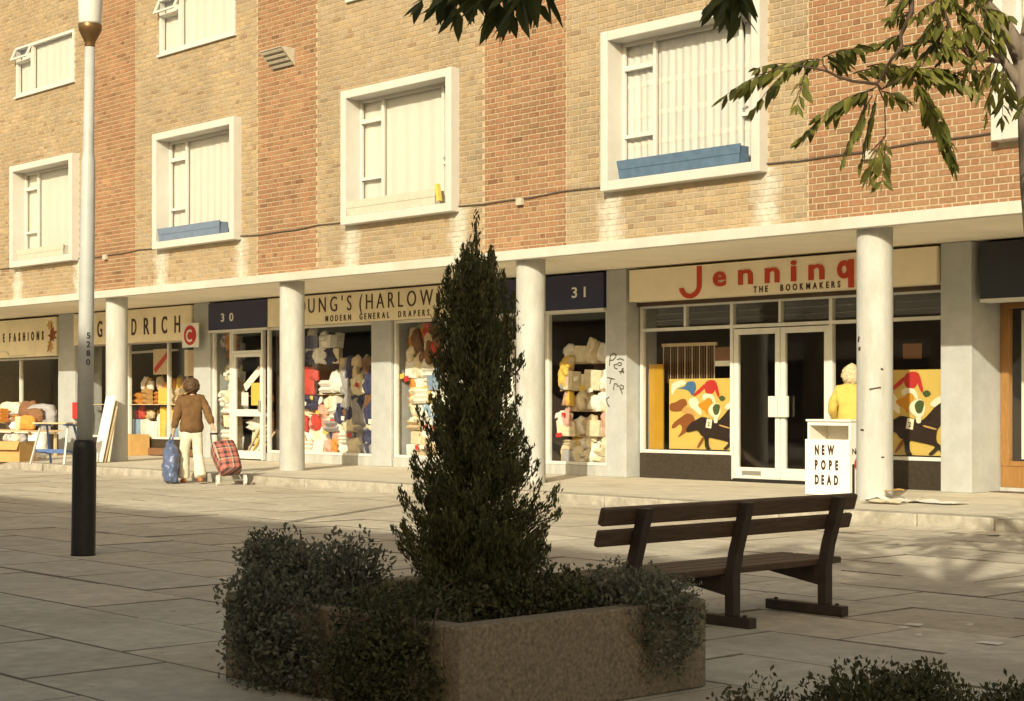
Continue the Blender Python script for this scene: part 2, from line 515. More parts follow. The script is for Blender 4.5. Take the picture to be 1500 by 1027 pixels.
class MB:
    def __init__(s):
        s.v = []
        s.f = []
    def add(s, vs, fs):
        n = len(s.v)
        s.v += [tuple(p) for p in vs]
        s.f += [tuple(i + n for i in f) for f in fs]
        return s
    def box(s, x0, x1, y0, y1, z0, z1):
        return s.add([(x0, y0, z0), (x1, y0, z0), (x1, y1, z0), (x0, y1, z0), (x0, y0, z1), (x1, y0, z1), (x1, y1, z1), (x0, y1, z1)],
                     [(0, 3, 2, 1), (4, 5, 6, 7), (0, 1, 5, 4), (1, 2, 6, 5), (2, 3, 7, 6), (3, 0, 4, 7)])
    def hexa(s, p):
        return s.add(p, [(0, 3, 2, 1), (4, 5, 6, 7), (0, 1, 5, 4), (1, 2, 6, 5), (2, 3, 7, 6), (3, 0, 4, 7)])
    def beam(s, a, b, w, h, up=(0, 0, 1)):
        a, b = Vector(a), Vector(b)
        d = (b - a).normalized()
        u = Vector(up)
        if abs(d.dot(u)) > 0.98:
            u = Vector((0, 1, 0))
        x = d.cross(u).normalized() * (w / 2)
        y = x.cross(d).normalized() * (h / 2)
        return s.hexa([a - x - y, a + x - y, a + x + y, a - x + y, b - x - y, b + x - y, b + x + y, b - x + y])
    def tube(s, pts, rad, n=8, caps=True):
        pts = [Vector(p) for p in pts]
        if isinstance(rad, (int, float)):
            rad = [rad] * len(pts)
        vs, fs = [], []
        ref = None
        for i, p in enumerate(pts):
            d = (pts[min(i + 1, len(pts) - 1)] - pts[max(i - 1, 0)]).normalized()
            if ref is None:
                ref = Vector((0, 0, 1)) if abs(d.z) < 0.9 else Vector((1, 0, 0))
            x = d.cross(ref).normalized()
            y = x.cross(d).normalized()
            ref = y
            for k in range(n):
                a = 2 * math.pi * k / n
                vs.append(p + (x * math.cos(a) + y * math.sin(a)) * rad[i])
        for i in range(len(pts) - 1):
            for k in range(n):
                k2 = (k + 1) % n
                fs.append((i * n + k, i * n + k2, (i + 1) * n + k2, (i + 1) * n + k))
        if caps:
            fs.append(tuple(range(n))[::-1])
            fs.append(tuple((len(pts) - 1) * n + k for k in range(n)))
        return s.add(vs, fs)
    def lathe(s, prof, c, n=24):
        vs, fs = [], []
        for r, z in prof:
            for k in range(n):
                a = 2 * math.pi * k / n
                vs.append((c[0] + r * math.cos(a), c[1] + r * math.sin(a), c[2] + z))
        for i in range(len(prof) - 1):
            for k in range(n):
                k2 = (k + 1) % n
                fs.append((i * n + k, i * n + k2, (i + 1) * n + k2, (i + 1) * n + k))
        fs.append(tuple(range(n))[::-1])
        fs.append(tuple((len(prof) - 1) * n + k for k in range(n)))
        return s.add(vs, fs)
    def prism(s, pts, y0, y1):
        """polygon in X,Z (counter-clockwise seen from -Y) given depth y0..y1"""
        n = len(pts)
        area = sum(pts[i][0] * pts[(i + 1) % n][1] - pts[(i + 1) % n][0] * pts[i][1] for i in range(n))
        if area < 0:
            pts = pts[::-1]
        vs = [(x, y0, z) for x, z in pts] + [(x, y1, z) for x, z in pts]
        fs = [tuple(range(n)), tuple(range(n, 2 * n))[::-1]]
        for i in range(n):
            j = (i + 1) % n
            fs.append((i, i + n, j + n, j))
        return s.add(vs, fs)
    def build(s, name, m, parent=None, smooth=False, bevel=0.0, origin=None):
        me = bpy.data.meshes.new(name)
        if parent is not None:
            o0 = wl(parent)
        elif origin is not None:
            o0 = Vector(origin)
        else:
            a = np.array(s.v)
            lo, hi = a.min(0), a.max(0)
            o0 = Vector(((lo[0] + hi[0]) / 2, (lo[1] + hi[1]) / 2, lo[2]))
        me.from_pydata([(p[0] - o0.x, p[1] - o0.y, p[2] - o0.z) for p in s.v], [], s.f)
        me.materials.append(MT[m] if isinstance(m, str) else m)
        if smooth:
            me.polygons.foreach_set('use_smooth', [True] * len(me.polygons))
        me.update()
        ob = bpy.data.objects.new(name, me)
        COL.objects.link(ob)
        if parent is not None:
            ob.parent = parent
        else:
            ob.location = o0
        if bevel:
            bv = ob.modifiers.new('Bevel', 'BEVEL')
            bv.width = bevel
            bv.segments = 2
            bv.limit_method = 'ANGLE'
        if smooth == 'auto':
            pass
        return ob

def tag(o, label=None, cat=None, group=None, kind=None):
    if label: o['label'] = label
    if cat: o['category'] = cat
    if group: o['group'] = group
    if kind: o['kind'] = kind
    return o

def empty(name, loc, label=None, cat=None, group=None, rz=0.0):
    o = bpy.data.objects.new(name, None)
    COL.objects.link(o)
    o.location = loc
    o.rotation_euler = (0, 0, rz)
    o.empty_display_size = 0.1
    return tag(o, label, cat, group)

def copy_tree(o, parent=None):
    c = o.copy()
    COL.objects.link(c)
    c.parent = parent
    for ch in o.children:
        copy_tree(ch, c)
    return c

def bx(name, m, parent, *a, bevel=0.0):
    return MB().box(*a).build(name, m, parent, bevel=bevel)

# text -------------------------------------------------------------
_glyph = {}
def glyph(ch, bold):
    k = (ch, bold)
    if k not in _glyph:
        c = bpy.data.curves.new('glyph', 'FONT')
        c.body = ch
        c.size = 1.0
        c.offset = bold
        c.extrude = 0.5
        c.resolution_u = 4
        ob = bpy.data.objects.new('glyph', c)
        COL.objects.link(ob)
        dg = bpy.context.evaluated_depsgraph_get()
        dg.update()
        me = bpy.data.meshes.new_from_object(ob.evaluated_get(dg))
        vs = np.array([v.co[:] for v in me.vertices])
        fs = [tuple(p.vertices) for p in me.polygons]
        bpy.data.objects.remove(ob)
        bpy.data.curves.remove(c)
        bpy.data.meshes.remove(me)
        _glyph[k] = (vs, fs)
    return _glyph[k]

def lay_text(s, x0, x1, z0, z1, bold=0.0, sx=1.0, ref='H', space=0.5, gap=None):
    """letters between x0 and x1, capitals z0..z1: list of (char, verts(x,z), faces)"""
    hv, _ = glyph(ref, bold)
    h = hv[:, 1].max() - hv[:, 1].min()
    base = hv[:, 1].min()
    k = (z1 - z0) / h
    W = []
    for ch in s:
        if ch == ' ':
            W.append((None, space * (z1 - z0)))
            continue
        v, f = glyph(ch, bold)
        W.append(((v, f), (v[:, 0].max() - v[:, 0].min()) * k * sx))
    tot = sum(w for _, w in W)
    if gap is None:
        g = (x1 - x0 - tot) / max(1, len(s) - 1)
    else:
        g = gap
    x = x0
    out = []
    for ch, (gl, w) in zip(s, W):
        if gl:
            v, f = gl
            P = np.zeros_like(v)
            P[:, 0] = x + (v[:, 0] - v[:, 0].min()) * k * sx
            P[:, 2] = z0 + (v[:, 1] - base) * k
            P[:, 1] = -v[:, 2]
            out.append((ch, P, f))
        x += w + g
    return out

def text_parts(parent, m, Y, depth, name='letter', join=None, **kw):
    """each letter a mesh of its own under parent; join=name makes one mesh"""
    ls = lay_text(**kw)
    if join:
        mb = MB()
        for ch, P, f in ls:
            P = P.copy()
            P[:, 1] = Y - depth / 2 + P[:, 1] * depth
            mb.add(P, f)
        return mb.build(join, m, parent)
    for ch, P, f in ls:
        P = P.copy()
        P[:, 1] = Y - depth / 2 + P[:, 1] * depth
        MB().add(P, f).build(name, m, parent)

PAVE = -0.13            # pavement level; the arcade floor is z = 0
KERBY = 15.0
WALLY = 16.80           # brick plane of the upper storeys
PILY = 18.90
GLY = 19.22             # shop glazing
BAYX = [-12.08 - 6 * i for i in range(-1, 5)]
PILX = [(-6.65, -6.2), (-12.63, -12.17), (-18.71, -18.28), (-24.72, -24.14), (-30.80, -30.18), (-36.75, -35.95)]
XL, XR = -46.0, -4.0

# ================================================================ GROUND AND PAVEMENT
rng = random.Random(11)
g = MB().add([(-700, -700, -0.3), (700, -700, -0.3), (700, 700, -0.3), (-700, 700, -0.3)], [(0, 1, 2, 3)]).build('ground', 'ground', origin=(0, 0, -0.3))
tag(g, 'bare ground under the shopping precinct', 'ground', kind='structure')

pavement = MB().box(-60, 16, -8.9, KERBY - 0.02, -0.29, PAVE - 0.022).build('pavement', 'joint', origin=(-10, 5, -0.29))
tag(pavement, 'paved precinct of large concrete slabs in front of the shops', 'pavement', kind='structure')

def set_tone(me, cols):
    """cols: one rgb per polygon"""
    a = me.color_attributes.new('tone', 'FLOAT_COLOR', 'CORNER')
    arr = np.ones((len(me.loops), 4), dtype=np.float32)
    for p in me.polygons:
        arr[p.loop_start:p.loop_start + p.loop_total, :3] = cols[p.index]
    a.data.foreach_set('color', arr.ravel())

def slab_shape(lx, ly, h=0.05, c=0.004):
    x, y = lx / 2, ly / 2
    v = [(-x, -y, -h), (x, -y, -h), (x, y, -h), (-x, y, -h), (-x, -y, -c), (x, -y, -c), (x, y, -c), (-x, y, -c),
         (-x + c, -y + c, 0), (x - c, -y + c, 0), (x - c, y - c, 0), (-x + c, y - c, 0)]
    f = [(8, 9, 10, 11)]
    for a, b in ((0, 4), (4, 8)):
        for i in range(4):
            j = (i + 1) % 4
            f.append((a + i, a + j, b + j, b + i))
    return v, f

def slab_tone(r):
    k = r.gauss(0, 0.065) + (r.choice((-0.22, 0.16)) if r.random() < 0.07 else 0)
    t = r.uniform(-0.012, 0.012)
    return (0.57 * (1 + k) + t, 0.51 * (1 + k), 0.41 * (1 + k) - t * 0.7)

slabs = []
CW, CL = 0.78, 1.17
k = -12
while True:
    y0 = 4.42 + k * CW
    if y0 > KERBY - 0.1:
        break
    y1 = min(y0 + CW, KERBY - 0.02)
    off = (k % 2) * CL * 0.5 + (0.12 if k % 3 == 0 else 0)
    x = -56.0 + off
    while x < 12:
        slabs.append((x, x + CL, y0, y1))
        x += CL
    k += 1
def slab_size(s):
    cx, cy = (s[0] + s[1]) / 2, (s[2] + s[3]) / 2
    q = seen((cx, cy, PAVE))
    if q is None or not (-60 < q[0] < 1560 and q[1] < 1075):
        return 1e9
    return q[2]
slabs.sort(key=slab_size)
near, rest = slabs[:300], slabs[300:]
variants = {}
for i, (x0, x1, y0, y1) in enumerate(near):
    key = (round(y1 - y0, 3), i % 9)
    if key not in variants:
        v, f = slab_shape(x1 - x0 - 0.012, y1 - y0 - 0.017)
        me = bpy.data.meshes.new('paving_slab')
        me.from_pydata(v, [], f)
        me.materials.append(MT['slab'])
        set_tone(me, [slab_tone(rng)] + [(0.19, 0.165, 0.13)] * (len(f) - 1))
        variants[key] = me
    o = bpy.data.objects.new('paving_slab', variants[key])
    COL.objects.link(o)
    o.parent = pavement
    o.location = Vector(((x0 + x1) / 2, (y0 + y1) / 2, PAVE + rng.uniform(-0.005, 0.004))) - wl(pavement)
    o.rotation_euler = (rng.gauss(0, 0.003), rng.gauss(0, 0.003), rng.gauss(0, 0.004))
mb = MB()
cols = []
for (x0, x1, y0, y1) in rest:
    v, f = slab_shape(x1 - x0 - 0.012, y1 - y0 - 0.017)
    dz = rng.uniform(-0.003, 0.003)
    mb.add([((x0 + x1) / 2 + p[0], (y0 + y1) / 2 + p[1], PAVE + p[2] + dz) for p in v], f)
    cols += [slab_tone(rng)] + [(0.19, 0.165, 0.13)] * (len(f) - 1)
o = mb.build('paving_slabs_further_off', 'slab', pavement)
set_tone(o.data, cols)
tag(o, kind='stuff')

arcade = MB().box(XL, XR, KERBY + 0.30, 26, -0.29, 0.0).build('arcade_floor', 'concrete', origin=(-20, 19, -0.29))
tag(arcade, 'raised worn concrete walk under the canopy of the shops', 'arcade floor', kind='structure')
x = XL
i = 0
while x < XR:
    L = 0.915
    dz = rng.uniform(-0.004, 0.004)
    bx('kerb_stone', 'kerb', arcade, x + 0.006, x + L - 0.006, KERBY + rng.uniform(-0.006, 0.006), KERBY + 0.296, -0.28, 0.002 + dz, bevel=0.015)
    x += L

# ================================================================ THE BLOCK OF SHOPS
block = empty('shop_block', (-20, 19, 0), 'long three storey block of red and buff brick flats over a colonnade of shops', 'building')

def upper_windows():
    W = [(-16.57 - 6 * i, -13.76 - 6 * i, 4.06, 6.25) for i in range(5)] + [(-10.46, -7.65, 4.06, 6.25)]
    T = [(-34.55 + 6 * k, -31.95 + 6 * k, 7.77, 8.83) for k in range(-1, 5)]
    return W, T
WIN, TOPW = upper_windows()
Z0, Z1 = 3.36, 10.4
holes = [(a + 0.01, b - 0.01, c + 0.01, d - 0.01) for a, b, c, d in WIN + TOPW]
# mortar backing with the window openings left out
zs = sorted({Z0, Z1} | {h[2] for h in holes} | {h[3] for h in holes})
mb = MB()
for za, zb in zip(zs[:-1], zs[1:]):
    hs = sorted((h[0], h[1]) for h in holes if h[2] < (za + zb) / 2 < h[3])
    x = XL
    for a, b in hs + [(XR, XR)]:
        if a > x:
            mb.box(x, a, WALLY, WALLY + 0.3, za, zb)
        x = b
mb.build('wall', 'mortar', block)

RED = [(-46.0, -41.6), (-37.25, -35.42), (-31.25, -29.5), (-25.24, -23.45), (-19.18, -17.42), (-13.12, -4.0)]
def panels():
    out = []
    x = XL
    for a, b in RED:
        if a > x:
            out.append((x, a, 'buff'))
        out.append((a, b, 'red'))
        x = b
    if x < XR:
        out.append((x, XR, 'buff'))
    return out

def brick_tone(kind, r):
    if kind == 'red':
        b = (0.265, 0.147, 0.082)
        k = r.gauss(0, 0.08)
        if r.random() < 0.04:
            k -= 0.25
        h = r.uniform(-0.02, 0.02)
        return (b[0] * (1 + k), (b[1] + h * 0.6) * (1 + k), (b[2] + h * 0.35) * (1 + k))
    b = (0.315, 0.242, 0.156)
    k = r.gauss(0, 0.06)
    if r.random() < 0.04:
        return (0.25, 0.175, 0.11)
    h = r.uniform(-0.012, 0.012)
    return ((b[0] - h) * (1 + k), b[1] * (1 + k), (b[2] + h) * (1 + k))

CH, JT, PAIR = 0.0805, 0.018, 0.362
SL = 0.242
bricks = []
row = 0
z = Z0 + JT * 0.5
while z + CH - JT < Z1:
    za, zb = z, z + CH - JT
    hs = [(h[0] - 0.0, h[1] + 0.0) for h in holes if h[2] < zb and h[3] > za]
    for pa, pb, kind in panels():
        x = pa - PAIR + (0.0 if row % 2 else PAIR / 2) + 0.06
        j = 0
        while x < pb:
            for w in (SL, PAIR - SL):
                a, b = max(x, pa) + JT / 2, min(x + w, pb) - JT / 2
                x += w
                segs = [(a, b)]
                for h0, h1 in hs:
                    ns = []
                    for s0, s1 in segs:
                        if h1 <= s0 or h0 >= s1:
                            ns.append((s0, s1))
                        else:
                            if h0 - s0 > 0.03: ns.append((s0, h0))
                            if s1 - h1 > 0.03: ns.append((h1, s1))
                    segs = ns
                for s0, s1 in segs:
                    if s1 - s0 > 0.03:
                        bricks.append((s0, s1, za, zb, kind))
    z += CH
    row += 1
def brick_size(b):
    q = seen(((b[0] + b[1]) / 2, WALLY, (b[2] + b[3]) / 2))
    if q is None or not (5 < q[0] < 1488 and 5 < q[1] < 1022) or (b[1] - b[0]) < 0.09:
        return 1e9
    return q[2] - (b[1] - b[0]) * 3
bricks.sort(key=brick_size)
r2 = random.Random(5)
bv = {}
PROUD = 0.006
for i, (a, b, za, zb, kind) in enumerate(bricks[:300]):
    w = round(b - a, 2)
    key = (kind, w, r2.randrange(6))
    if key not in bv:
        hx, hz = w / 2, (zb - za) / 2
        v = [(-hx, 0, -hz), (hx, 0, -hz), (hx, 0, hz), (-hx, 0, hz), (-hx, 0.012, -hz), (hx, 0.012, -hz), (hx, 0.012, hz), (-hx, 0.012, hz)]
        f = [(0, 1, 2, 3), (0, 4, 5, 1), (1, 5, 6, 2), (2, 6, 7, 3), (3, 7, 4, 0)]
        me = bpy.data.meshes.new('brick')
        me.from_pydata(v, [], f)
        me.materials.append(MT['brick'])
        set_tone(me, [brick_tone(kind, r2)] * 5)
        bv[key] = me
    o = bpy.data.objects.new('brick', bv[key])
    COL.objects.link(o)
    o.parent = block
    o.location = Vector(((a + b) / 2, WALLY - PROUD - r2.uniform(0, 0.003), (za + zb) / 2)) - block.location
rest = bricks[300:]
n = len(rest)
V = np.zeros((n, 8, 3))
A = np.array([(a, b, za, zb) for a, b, za, zb, k in rest])
pr = WALLY - PROUD - np.random.RandomState(3).uniform(0, 0.004, n)
for c, (ix, iz, iy) in enumerate(((0, 2, 0), (1, 2, 0), (1, 3, 0), (0, 3, 0), (0, 2, 1), (1, 2, 1), (1, 3, 1), (0, 3, 1))):
    V[:, c, 0] = A[:, ix]
    V[:, c, 2] = A[:, iz]
    V[:, c, 1] = pr if iy == 0 else WALLY + 0.004
V = V.reshape(-1, 3) - np.array(block.location)
FB = np.array([(0, 1, 2, 3), (0, 4, 5, 1), (1, 5, 6, 2), (2, 6, 7, 3), (3, 7, 4, 0)])
FA = (FB[None] + (np.arange(n) * 8)[:, None, None]).reshape(-1, 4)
me = bpy.data.meshes.new('bricks_further_off')
me.from_pydata(V.tolist(), [], FA.tolist())
me.materials.append(MT['brick'])
ca = me.color_attributes.new('tone', 'FLOAT_COLOR', 'CORNER')
tones = np.array([brick_tone(k, r2) + (1.0,) for *_, k in rest], dtype=np.float32)
ca.data.foreach_set('color', np.repeat(tones, 20, axis=0).ravel())
o = bpy.data.objects.new('bricks_further_off', me)
COL.objects.link(o)
o.parent = block
tag(o, kind='stuff')

# shell behind the brick face
bx('roof', 'canopy', block, XL - 0.1, XR + 0.1, WALLY - 0.12, 26.2, Z1 + 0.002, Z1 + 0.25)
bx('back_wall', 'interior', block, XL, XR, 26.0, 26.2, 0.01, Z1)
bx('end_wall', 'mortar', block, XL - 0.2, XL - 0.003, WALLY, 26, 0.01, Z1)
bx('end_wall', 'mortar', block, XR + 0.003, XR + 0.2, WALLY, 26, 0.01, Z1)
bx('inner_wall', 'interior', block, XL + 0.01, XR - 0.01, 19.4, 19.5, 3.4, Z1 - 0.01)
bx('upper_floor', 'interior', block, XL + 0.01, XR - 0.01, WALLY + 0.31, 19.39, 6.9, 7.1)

# canopy and colonnade
bx('canopy_edge', 'canopy', block, XL, XR, 16.36, 16.50, 3.20, 3.34, bevel=0.008)
mb = MB()
x = XL
while x < XR - 0.1:
    mb.box(x + 0.004, min(x + 3.0, XR) - 0.004, 16.503, 25.99, 3.225, 3.355)
    x += 3.0
mb.build('soffit', 'soffit', block)
for cx in BAYX + [-42.08]:
    c = MB().lathe([(0.218, 0.0), (0.216, 0.05), (0.214, 0.4), (0.212, 1.6), (0.212, 3.19), (0.212, 3.223)], (cx, 16.72, 0.001), 40).build('column', 'column', block, smooth=True)
    e = c.modifiers.new('edges', 'EDGE_SPLIT')
    if abs(cx + 12.08) < 0.1:
        for (px, py, w, t, tilt) in ((1282, 569, 18, 2.6, -0.18), (1263, 630, 7, 3, 0.1), (1293, 670, 5, 2.5, 0), (1258, 497, 4, 9, 0.3), (1259, 511, 5, 6, 0.2), (1292, 541, 4, 3, 0.5)):
            p = at(px, py, 18.6)
            d0 = Vector((p.x - 0, p.y - 0)).normalized()
            # where the sight line meets the shaft
            cc = Vector((cx, 16.72))
            o2 = Vector((0, 0))
            tt = d0.dot(cc)
            perp = (cc - d0 * tt).length
            hit = d0 * (tt - math.sqrt(max(0.0, 0.212 ** 2 - perp ** 2)))
            nrm = (hit - cc).normalized()
            tg = Vector((-nrm.y, nrm.x))
            s = 18.6 / 2495 / 2
            zz = CAMZ - (py - 589.3) * hit.dot(FW) / 2495.05
            a = Vector((hit.x - tg.x * w * s, hit.y - tg.y * w * s, zz + tilt * w * s))
            b = Vector((hit.x + tg.x * w * s, hit.y + tg.y * w * s, zz - tilt * w * s))
            MB().beam(a, b, 0.006, t * s * 2, up=(0, 0, 1)).build('crack', 'brown_letter', c)
for i, (a, b) in enumerate(PILX):
    bx('pillar', 'pillar', block, a, b, PILY, 19.6, 0.001, 3.222, bevel=0.012)

# upper windows -------------------------------------------------------
def surround_window(x0, x1, z0, z1):
    t = 0.135
    yb, yf = 17.06, 16.62
    mb = MB()
    mb.box(x0, x0 + t, yf, yb, z0, z1)
    mb.box(x1 - t, x1, yf, yb, z0, z1)
    mb.box(x0 + t + 0.001, x1 - t - 0.001, yf + 0.002, yb - 0.002, z1 - t, z1 - 0.001)
    mb.box(x0 + t + 0.001, x1 - t - 0.001, yf + 0.002, yb - 0.002, z0 + 0.001, z0 + t)
    w = mb.build('window', 'white', block, bevel=0.012)
    a, b, c, d = x0 + t, x1 - t, z0 + t, z1 - t
    Y0, Y1 = 16.92, 16.97
    m1, m2 = a + 0.60, b - 0.42
    f = MB()
    s = 0.05
    f.box(a, a + s, Y0, Y1, c, d); f.box(b - s, b, Y0, Y1, c, d)
    for u, v in ((a + s, m1 - s / 2), (m1 + s / 2, m2 - s / 2), (m2 + s / 2, b - s)):
        f.box(u + .0005, v - .0005, Y0 + 0.002, Y1 - 0.002, c, c + s)
        f.box(u + .0005, v - .0005, Y0 + 0.002, Y1 - 0.002, d - s, d)
    f.box(m1 - s / 2, m1 + s / 2, Y0, Y1, c, d); f.box(m2 - s / 2, m2 + s / 2, Y0, Y1, c, d)
    zt, zl = d - 0.36, c + 0.62
    f.box(a + s + .0005, m1 - s / 2 - .0005, Y0 - 0.02, Y1 - 0.003, zt - 0.035, zt + 0.035)
    f.box(a + s + .0005, m1 - s / 2 - .0005, Y0 - 0.01, Y1 - 0.003, zl - 0.025, zl + 0.025)
    f.box(m2 + s / 2 + .0005, b - s - .0005, Y0 - 0.01, Y1 - 0.003, zl + 0.03, zl + 0.08)
    f.build('sash_frame', 'sash', w, bevel=0.004)
    yp = 16.945
    def pane(u, v, p, q):
        bx('pane', 'glass_up', w, u, v, yp, yp + 0.004, p, q)
    pane(a + s, m1 - s / 2, c + s, zl - .025); pane(a + s, m1 - s / 2, zl + .025, zt - .035); pane(a + s, m1 - s / 2, zt + .035, d - s)
    pane(m1 + s / 2, m2 - s / 2, c + s, d - s)
    pane(m2 + s / 2, b - s, c + s, zl + .03); pane(m2 + s / 2, b - s, zl + .08, d - s)
    MB().beam((m2 + 0.06, 16.9, zl + 0.12), (m2 + 0.16, 16.88, zl + 0.13), 0.02, 0.03).build('catch', 'steel', w)
    return w
w0 = surround_window(*WIN[0])
for x0, x1, c, d in WIN[1:]:
    w = copy_tree(w0, block)
    w.location.x += x0 - WIN[0][0]

def flush_window(x0, x1, z0, z1):
    f = MB()
    s = 0.06
    Y0, Y1 = 16.77, 16.86
    m = x0 + 0.72
    f.box(x0, x0 + s, Y0, Y1, z0, z1); f.box(x1 - s, x1, Y0, Y1, z0, z1); f.box(m - .03, m + .03, Y0, Y1, z0 + s, z1 - s)
    f.box(x0 + s + .001, x1 - s - .001, Y0 + .002, Y1 - .002, z0, z0 + s - .001)
    f.box(x0 + s + .001, x1 - s - .001, Y0 + .002, Y1 - .002, z1 - s + .001, z1)
    zt = z1 - 0.33
    f.box(x0 + s + .001, m - .031, Y0 + .002, Y1 - .002, zt - .03, zt + .03)
    f.box(x0 - 0.04, x1 + 0.04, 16.735, 16.84, z0 - 0.045, z0 - 0.003)
    w = f.build('window', 'sash', block)
    bx('pane', 'glass_up', w, m + .03, x1 - s, 16.81, 16.814, z0 + s, z1 - s)
    bx('pane', 'glass_up', w, x0 + s, m - .03, 16.81, 16.814, z0 + s, zt - .03)
    # the fanlight hinged open at the top
    a = R(24)
    dy, dz = -math.sin(a) * 0.31, -math.cos(a) * 0.31
    p, q = (x0 + 0.02, 16.765, z1 - 0.02), (m - 0.0, 16.765, z1 - 0.02)
    fl = MB()
    fl.beam(p, (p[0], p[1] + dy, p[2] + dz), 0.05, 0.03, up=(0, 1, 0))
    fl.beam(q, (q[0], q[1] + dy, q[2] + dz), 0.05, 0.03, up=(0, 1, 0))
    for tt in (0.08, 0.92):
        fl.beam((p[0] + .026, p[1] + dy * tt, p[2] + dz * tt), (q[0] - .026, q[1] + dy * tt, q[2] + dz * tt), 0.045, 0.028, up=(0, -dz, dy))
    fl.build('fanlight', 'sash', w)
    n = Vector((0, -dz, dy)).normalized() * 0.003
    P = [Vector(p), Vector(q), Vector((q[0], q[1] + dy, q[2] + dz)), Vector((p[0], p[1] + dy, p[2] + dz))]
    MB().hexa([v - n for v in P] + [v + n for v in P]).build('fanlight_pane', 'glass_up', w)
    return w
t0 = flush_window(*TOPW[0])
for x0, *_ in TOPW[1:]:
    w = copy_tree(t0, block)
    w.location.x += x0 - TOPW[0][0]

# cable along the wall with its junction boxes
pts = []
x = XL + 0.2
while x < XR - 0.2:
    pts.append((x, WALLY - 0.022, 4.03 + (x + 46) * 0.004 + 0.012 * math.sin(x * 2.1) + 0.008 * math.sin(x * 5.3)))
    x += 0.35
MB().tube(pts, 0.012, 6).build('cable', 'cable', block)
for px, py in ((765, 296), (157, 377), (1276, 228)):
    X = fx(px, WALLY)
    d = X * FW.x + WALLY * FW.y
    zz = CAMZ - (py - 589.3) * d / 2495.05
    bx('junction_box', 'light_box', block, X - 0.06, X + 0.06, WALLY - 0.08, WALLY - 0.012, zz - 0.05, zz + 0.05, bevel=0.006)

# ================================================================ SHOP FRONTS (parts of the block)
def bar_frame(name, rects, m='alu', Y0=19.18, Y1=19.26, parent=None, bevel=0.004):
    mb = MB()
    for i, (a, b, c, d) in enumerate(rects):
        e = 0.0012 * (i % 3)
        mb.box(a, b, Y0 - e, Y1 + e, c, d)
    return mb.build(name, m, parent or block, bevel=bevel)

def pane(parent, a, b, c, d, Y=GLY, m='glass'):
    return bx('pane', m, parent, a, b, Y, Y + 0.006, c, d)

for (a, b), (c, d) in zip(PILX[1:], PILX[:-1]):
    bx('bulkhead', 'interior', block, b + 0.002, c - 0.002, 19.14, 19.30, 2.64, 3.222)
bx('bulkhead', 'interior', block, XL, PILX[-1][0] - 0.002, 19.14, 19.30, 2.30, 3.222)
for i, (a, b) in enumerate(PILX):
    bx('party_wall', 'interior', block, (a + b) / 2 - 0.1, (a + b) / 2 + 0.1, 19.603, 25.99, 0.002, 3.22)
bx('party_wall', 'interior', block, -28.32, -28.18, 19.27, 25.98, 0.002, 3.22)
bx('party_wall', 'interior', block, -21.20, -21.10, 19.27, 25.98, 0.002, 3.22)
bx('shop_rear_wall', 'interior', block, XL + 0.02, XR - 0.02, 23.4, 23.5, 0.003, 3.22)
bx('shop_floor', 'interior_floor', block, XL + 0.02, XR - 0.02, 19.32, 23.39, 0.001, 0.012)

# bookmaker's front
def bookmaker():
    xl, xr = -18.25, -12.66
    mul = [xl, -16.40, -14.60, xr]
    S = 0.055
    r = []
    for x in mul:
        xa = x if x == xl else (x - S if x == xr else x - S / 2)
        r.append((xa, xa + S, 0.03, 2.66))
    for x in (-17.32, -15.50, -13.62):
        r.append((x - 0.022, x + 0.022, 2.305, 2.62))
    for a, b in ((xl + S, mul[1] - S / 2), (mul[1] + S / 2, mul[2] - S / 2), (mul[2] + S / 2, xr - S)):
        r.append((a, b, 2.25, 2.30))
        r.append((a, b, 2.61, 2.66))
    for a, b in ((xl + S, mul[1] - S / 2), (mul[2] + S / 2, xr - S)):
        r.append((a, b, 0.385, 0.435))
    fr = bar_frame('shop_window', r)
    tag(fr, 'white metal window frame of the bookmaker with louvred top lights')
    for a, b in ((xl + S, mul[1] - S / 2), (mul[2] + S / 2, xr - S)):
        pane(fr, a, b, 0.435, 2.25)
        bx('stall_riser', 'riser', block, a - 0.03, b + 0.03, 19.15, 19.25, 0.004, 0.383)
    for a, b in ((xl + S, -17.342), (-17.298, mul[1] - S / 2), (mul[1] + S / 2, -15.522), (-15.478, mul[2] - S / 2), (mul[2] + S / 2, -13.642), (-13.598, xr - S)):
        for z in (2.36, 2.46, 2.56):
            MB().beam((a, 19.22, z), (b, 19.22, z), 0.005, 0.115, up=(0, -0.35, 1)).build('louvre_blade', 'glass', fr)
    for a, b, side in ((-16.365, -15.507, 1), (-15.493, -14.635, -1)):
        d = bar_frame('door', [(a, a + 0.085, 0.05, 2.235), (b - 0.085, b, 0.05, 2.235), (a + 0.0855, b - 0.0855, 2.15, 2.235), (a + 0.0855, b - 0.0855, 0.05, 0.215)], Y0=19.19, Y1=19.245)
        pane(d, a + 0.085, b - 0.085, 0.215, 2.15, 19.215)
        x = b - 0.165 if side > 0 else a - 0.0
        bx('push_plate', 'alu', d, x, x + 0.165, 19.13, 19.18, 0.95, 1.25, bevel=0.006)
        if side > 0:
            bx('letter_plate', 'steel', d, a + 0.16, a + 0.52, 19.18, 19.188, 0.105, 0.165)
    bx('door_threshold', 'black', block, -16.37, -14.63, 19.16, 19.30, 0.002, 0.045)
bookmaker()

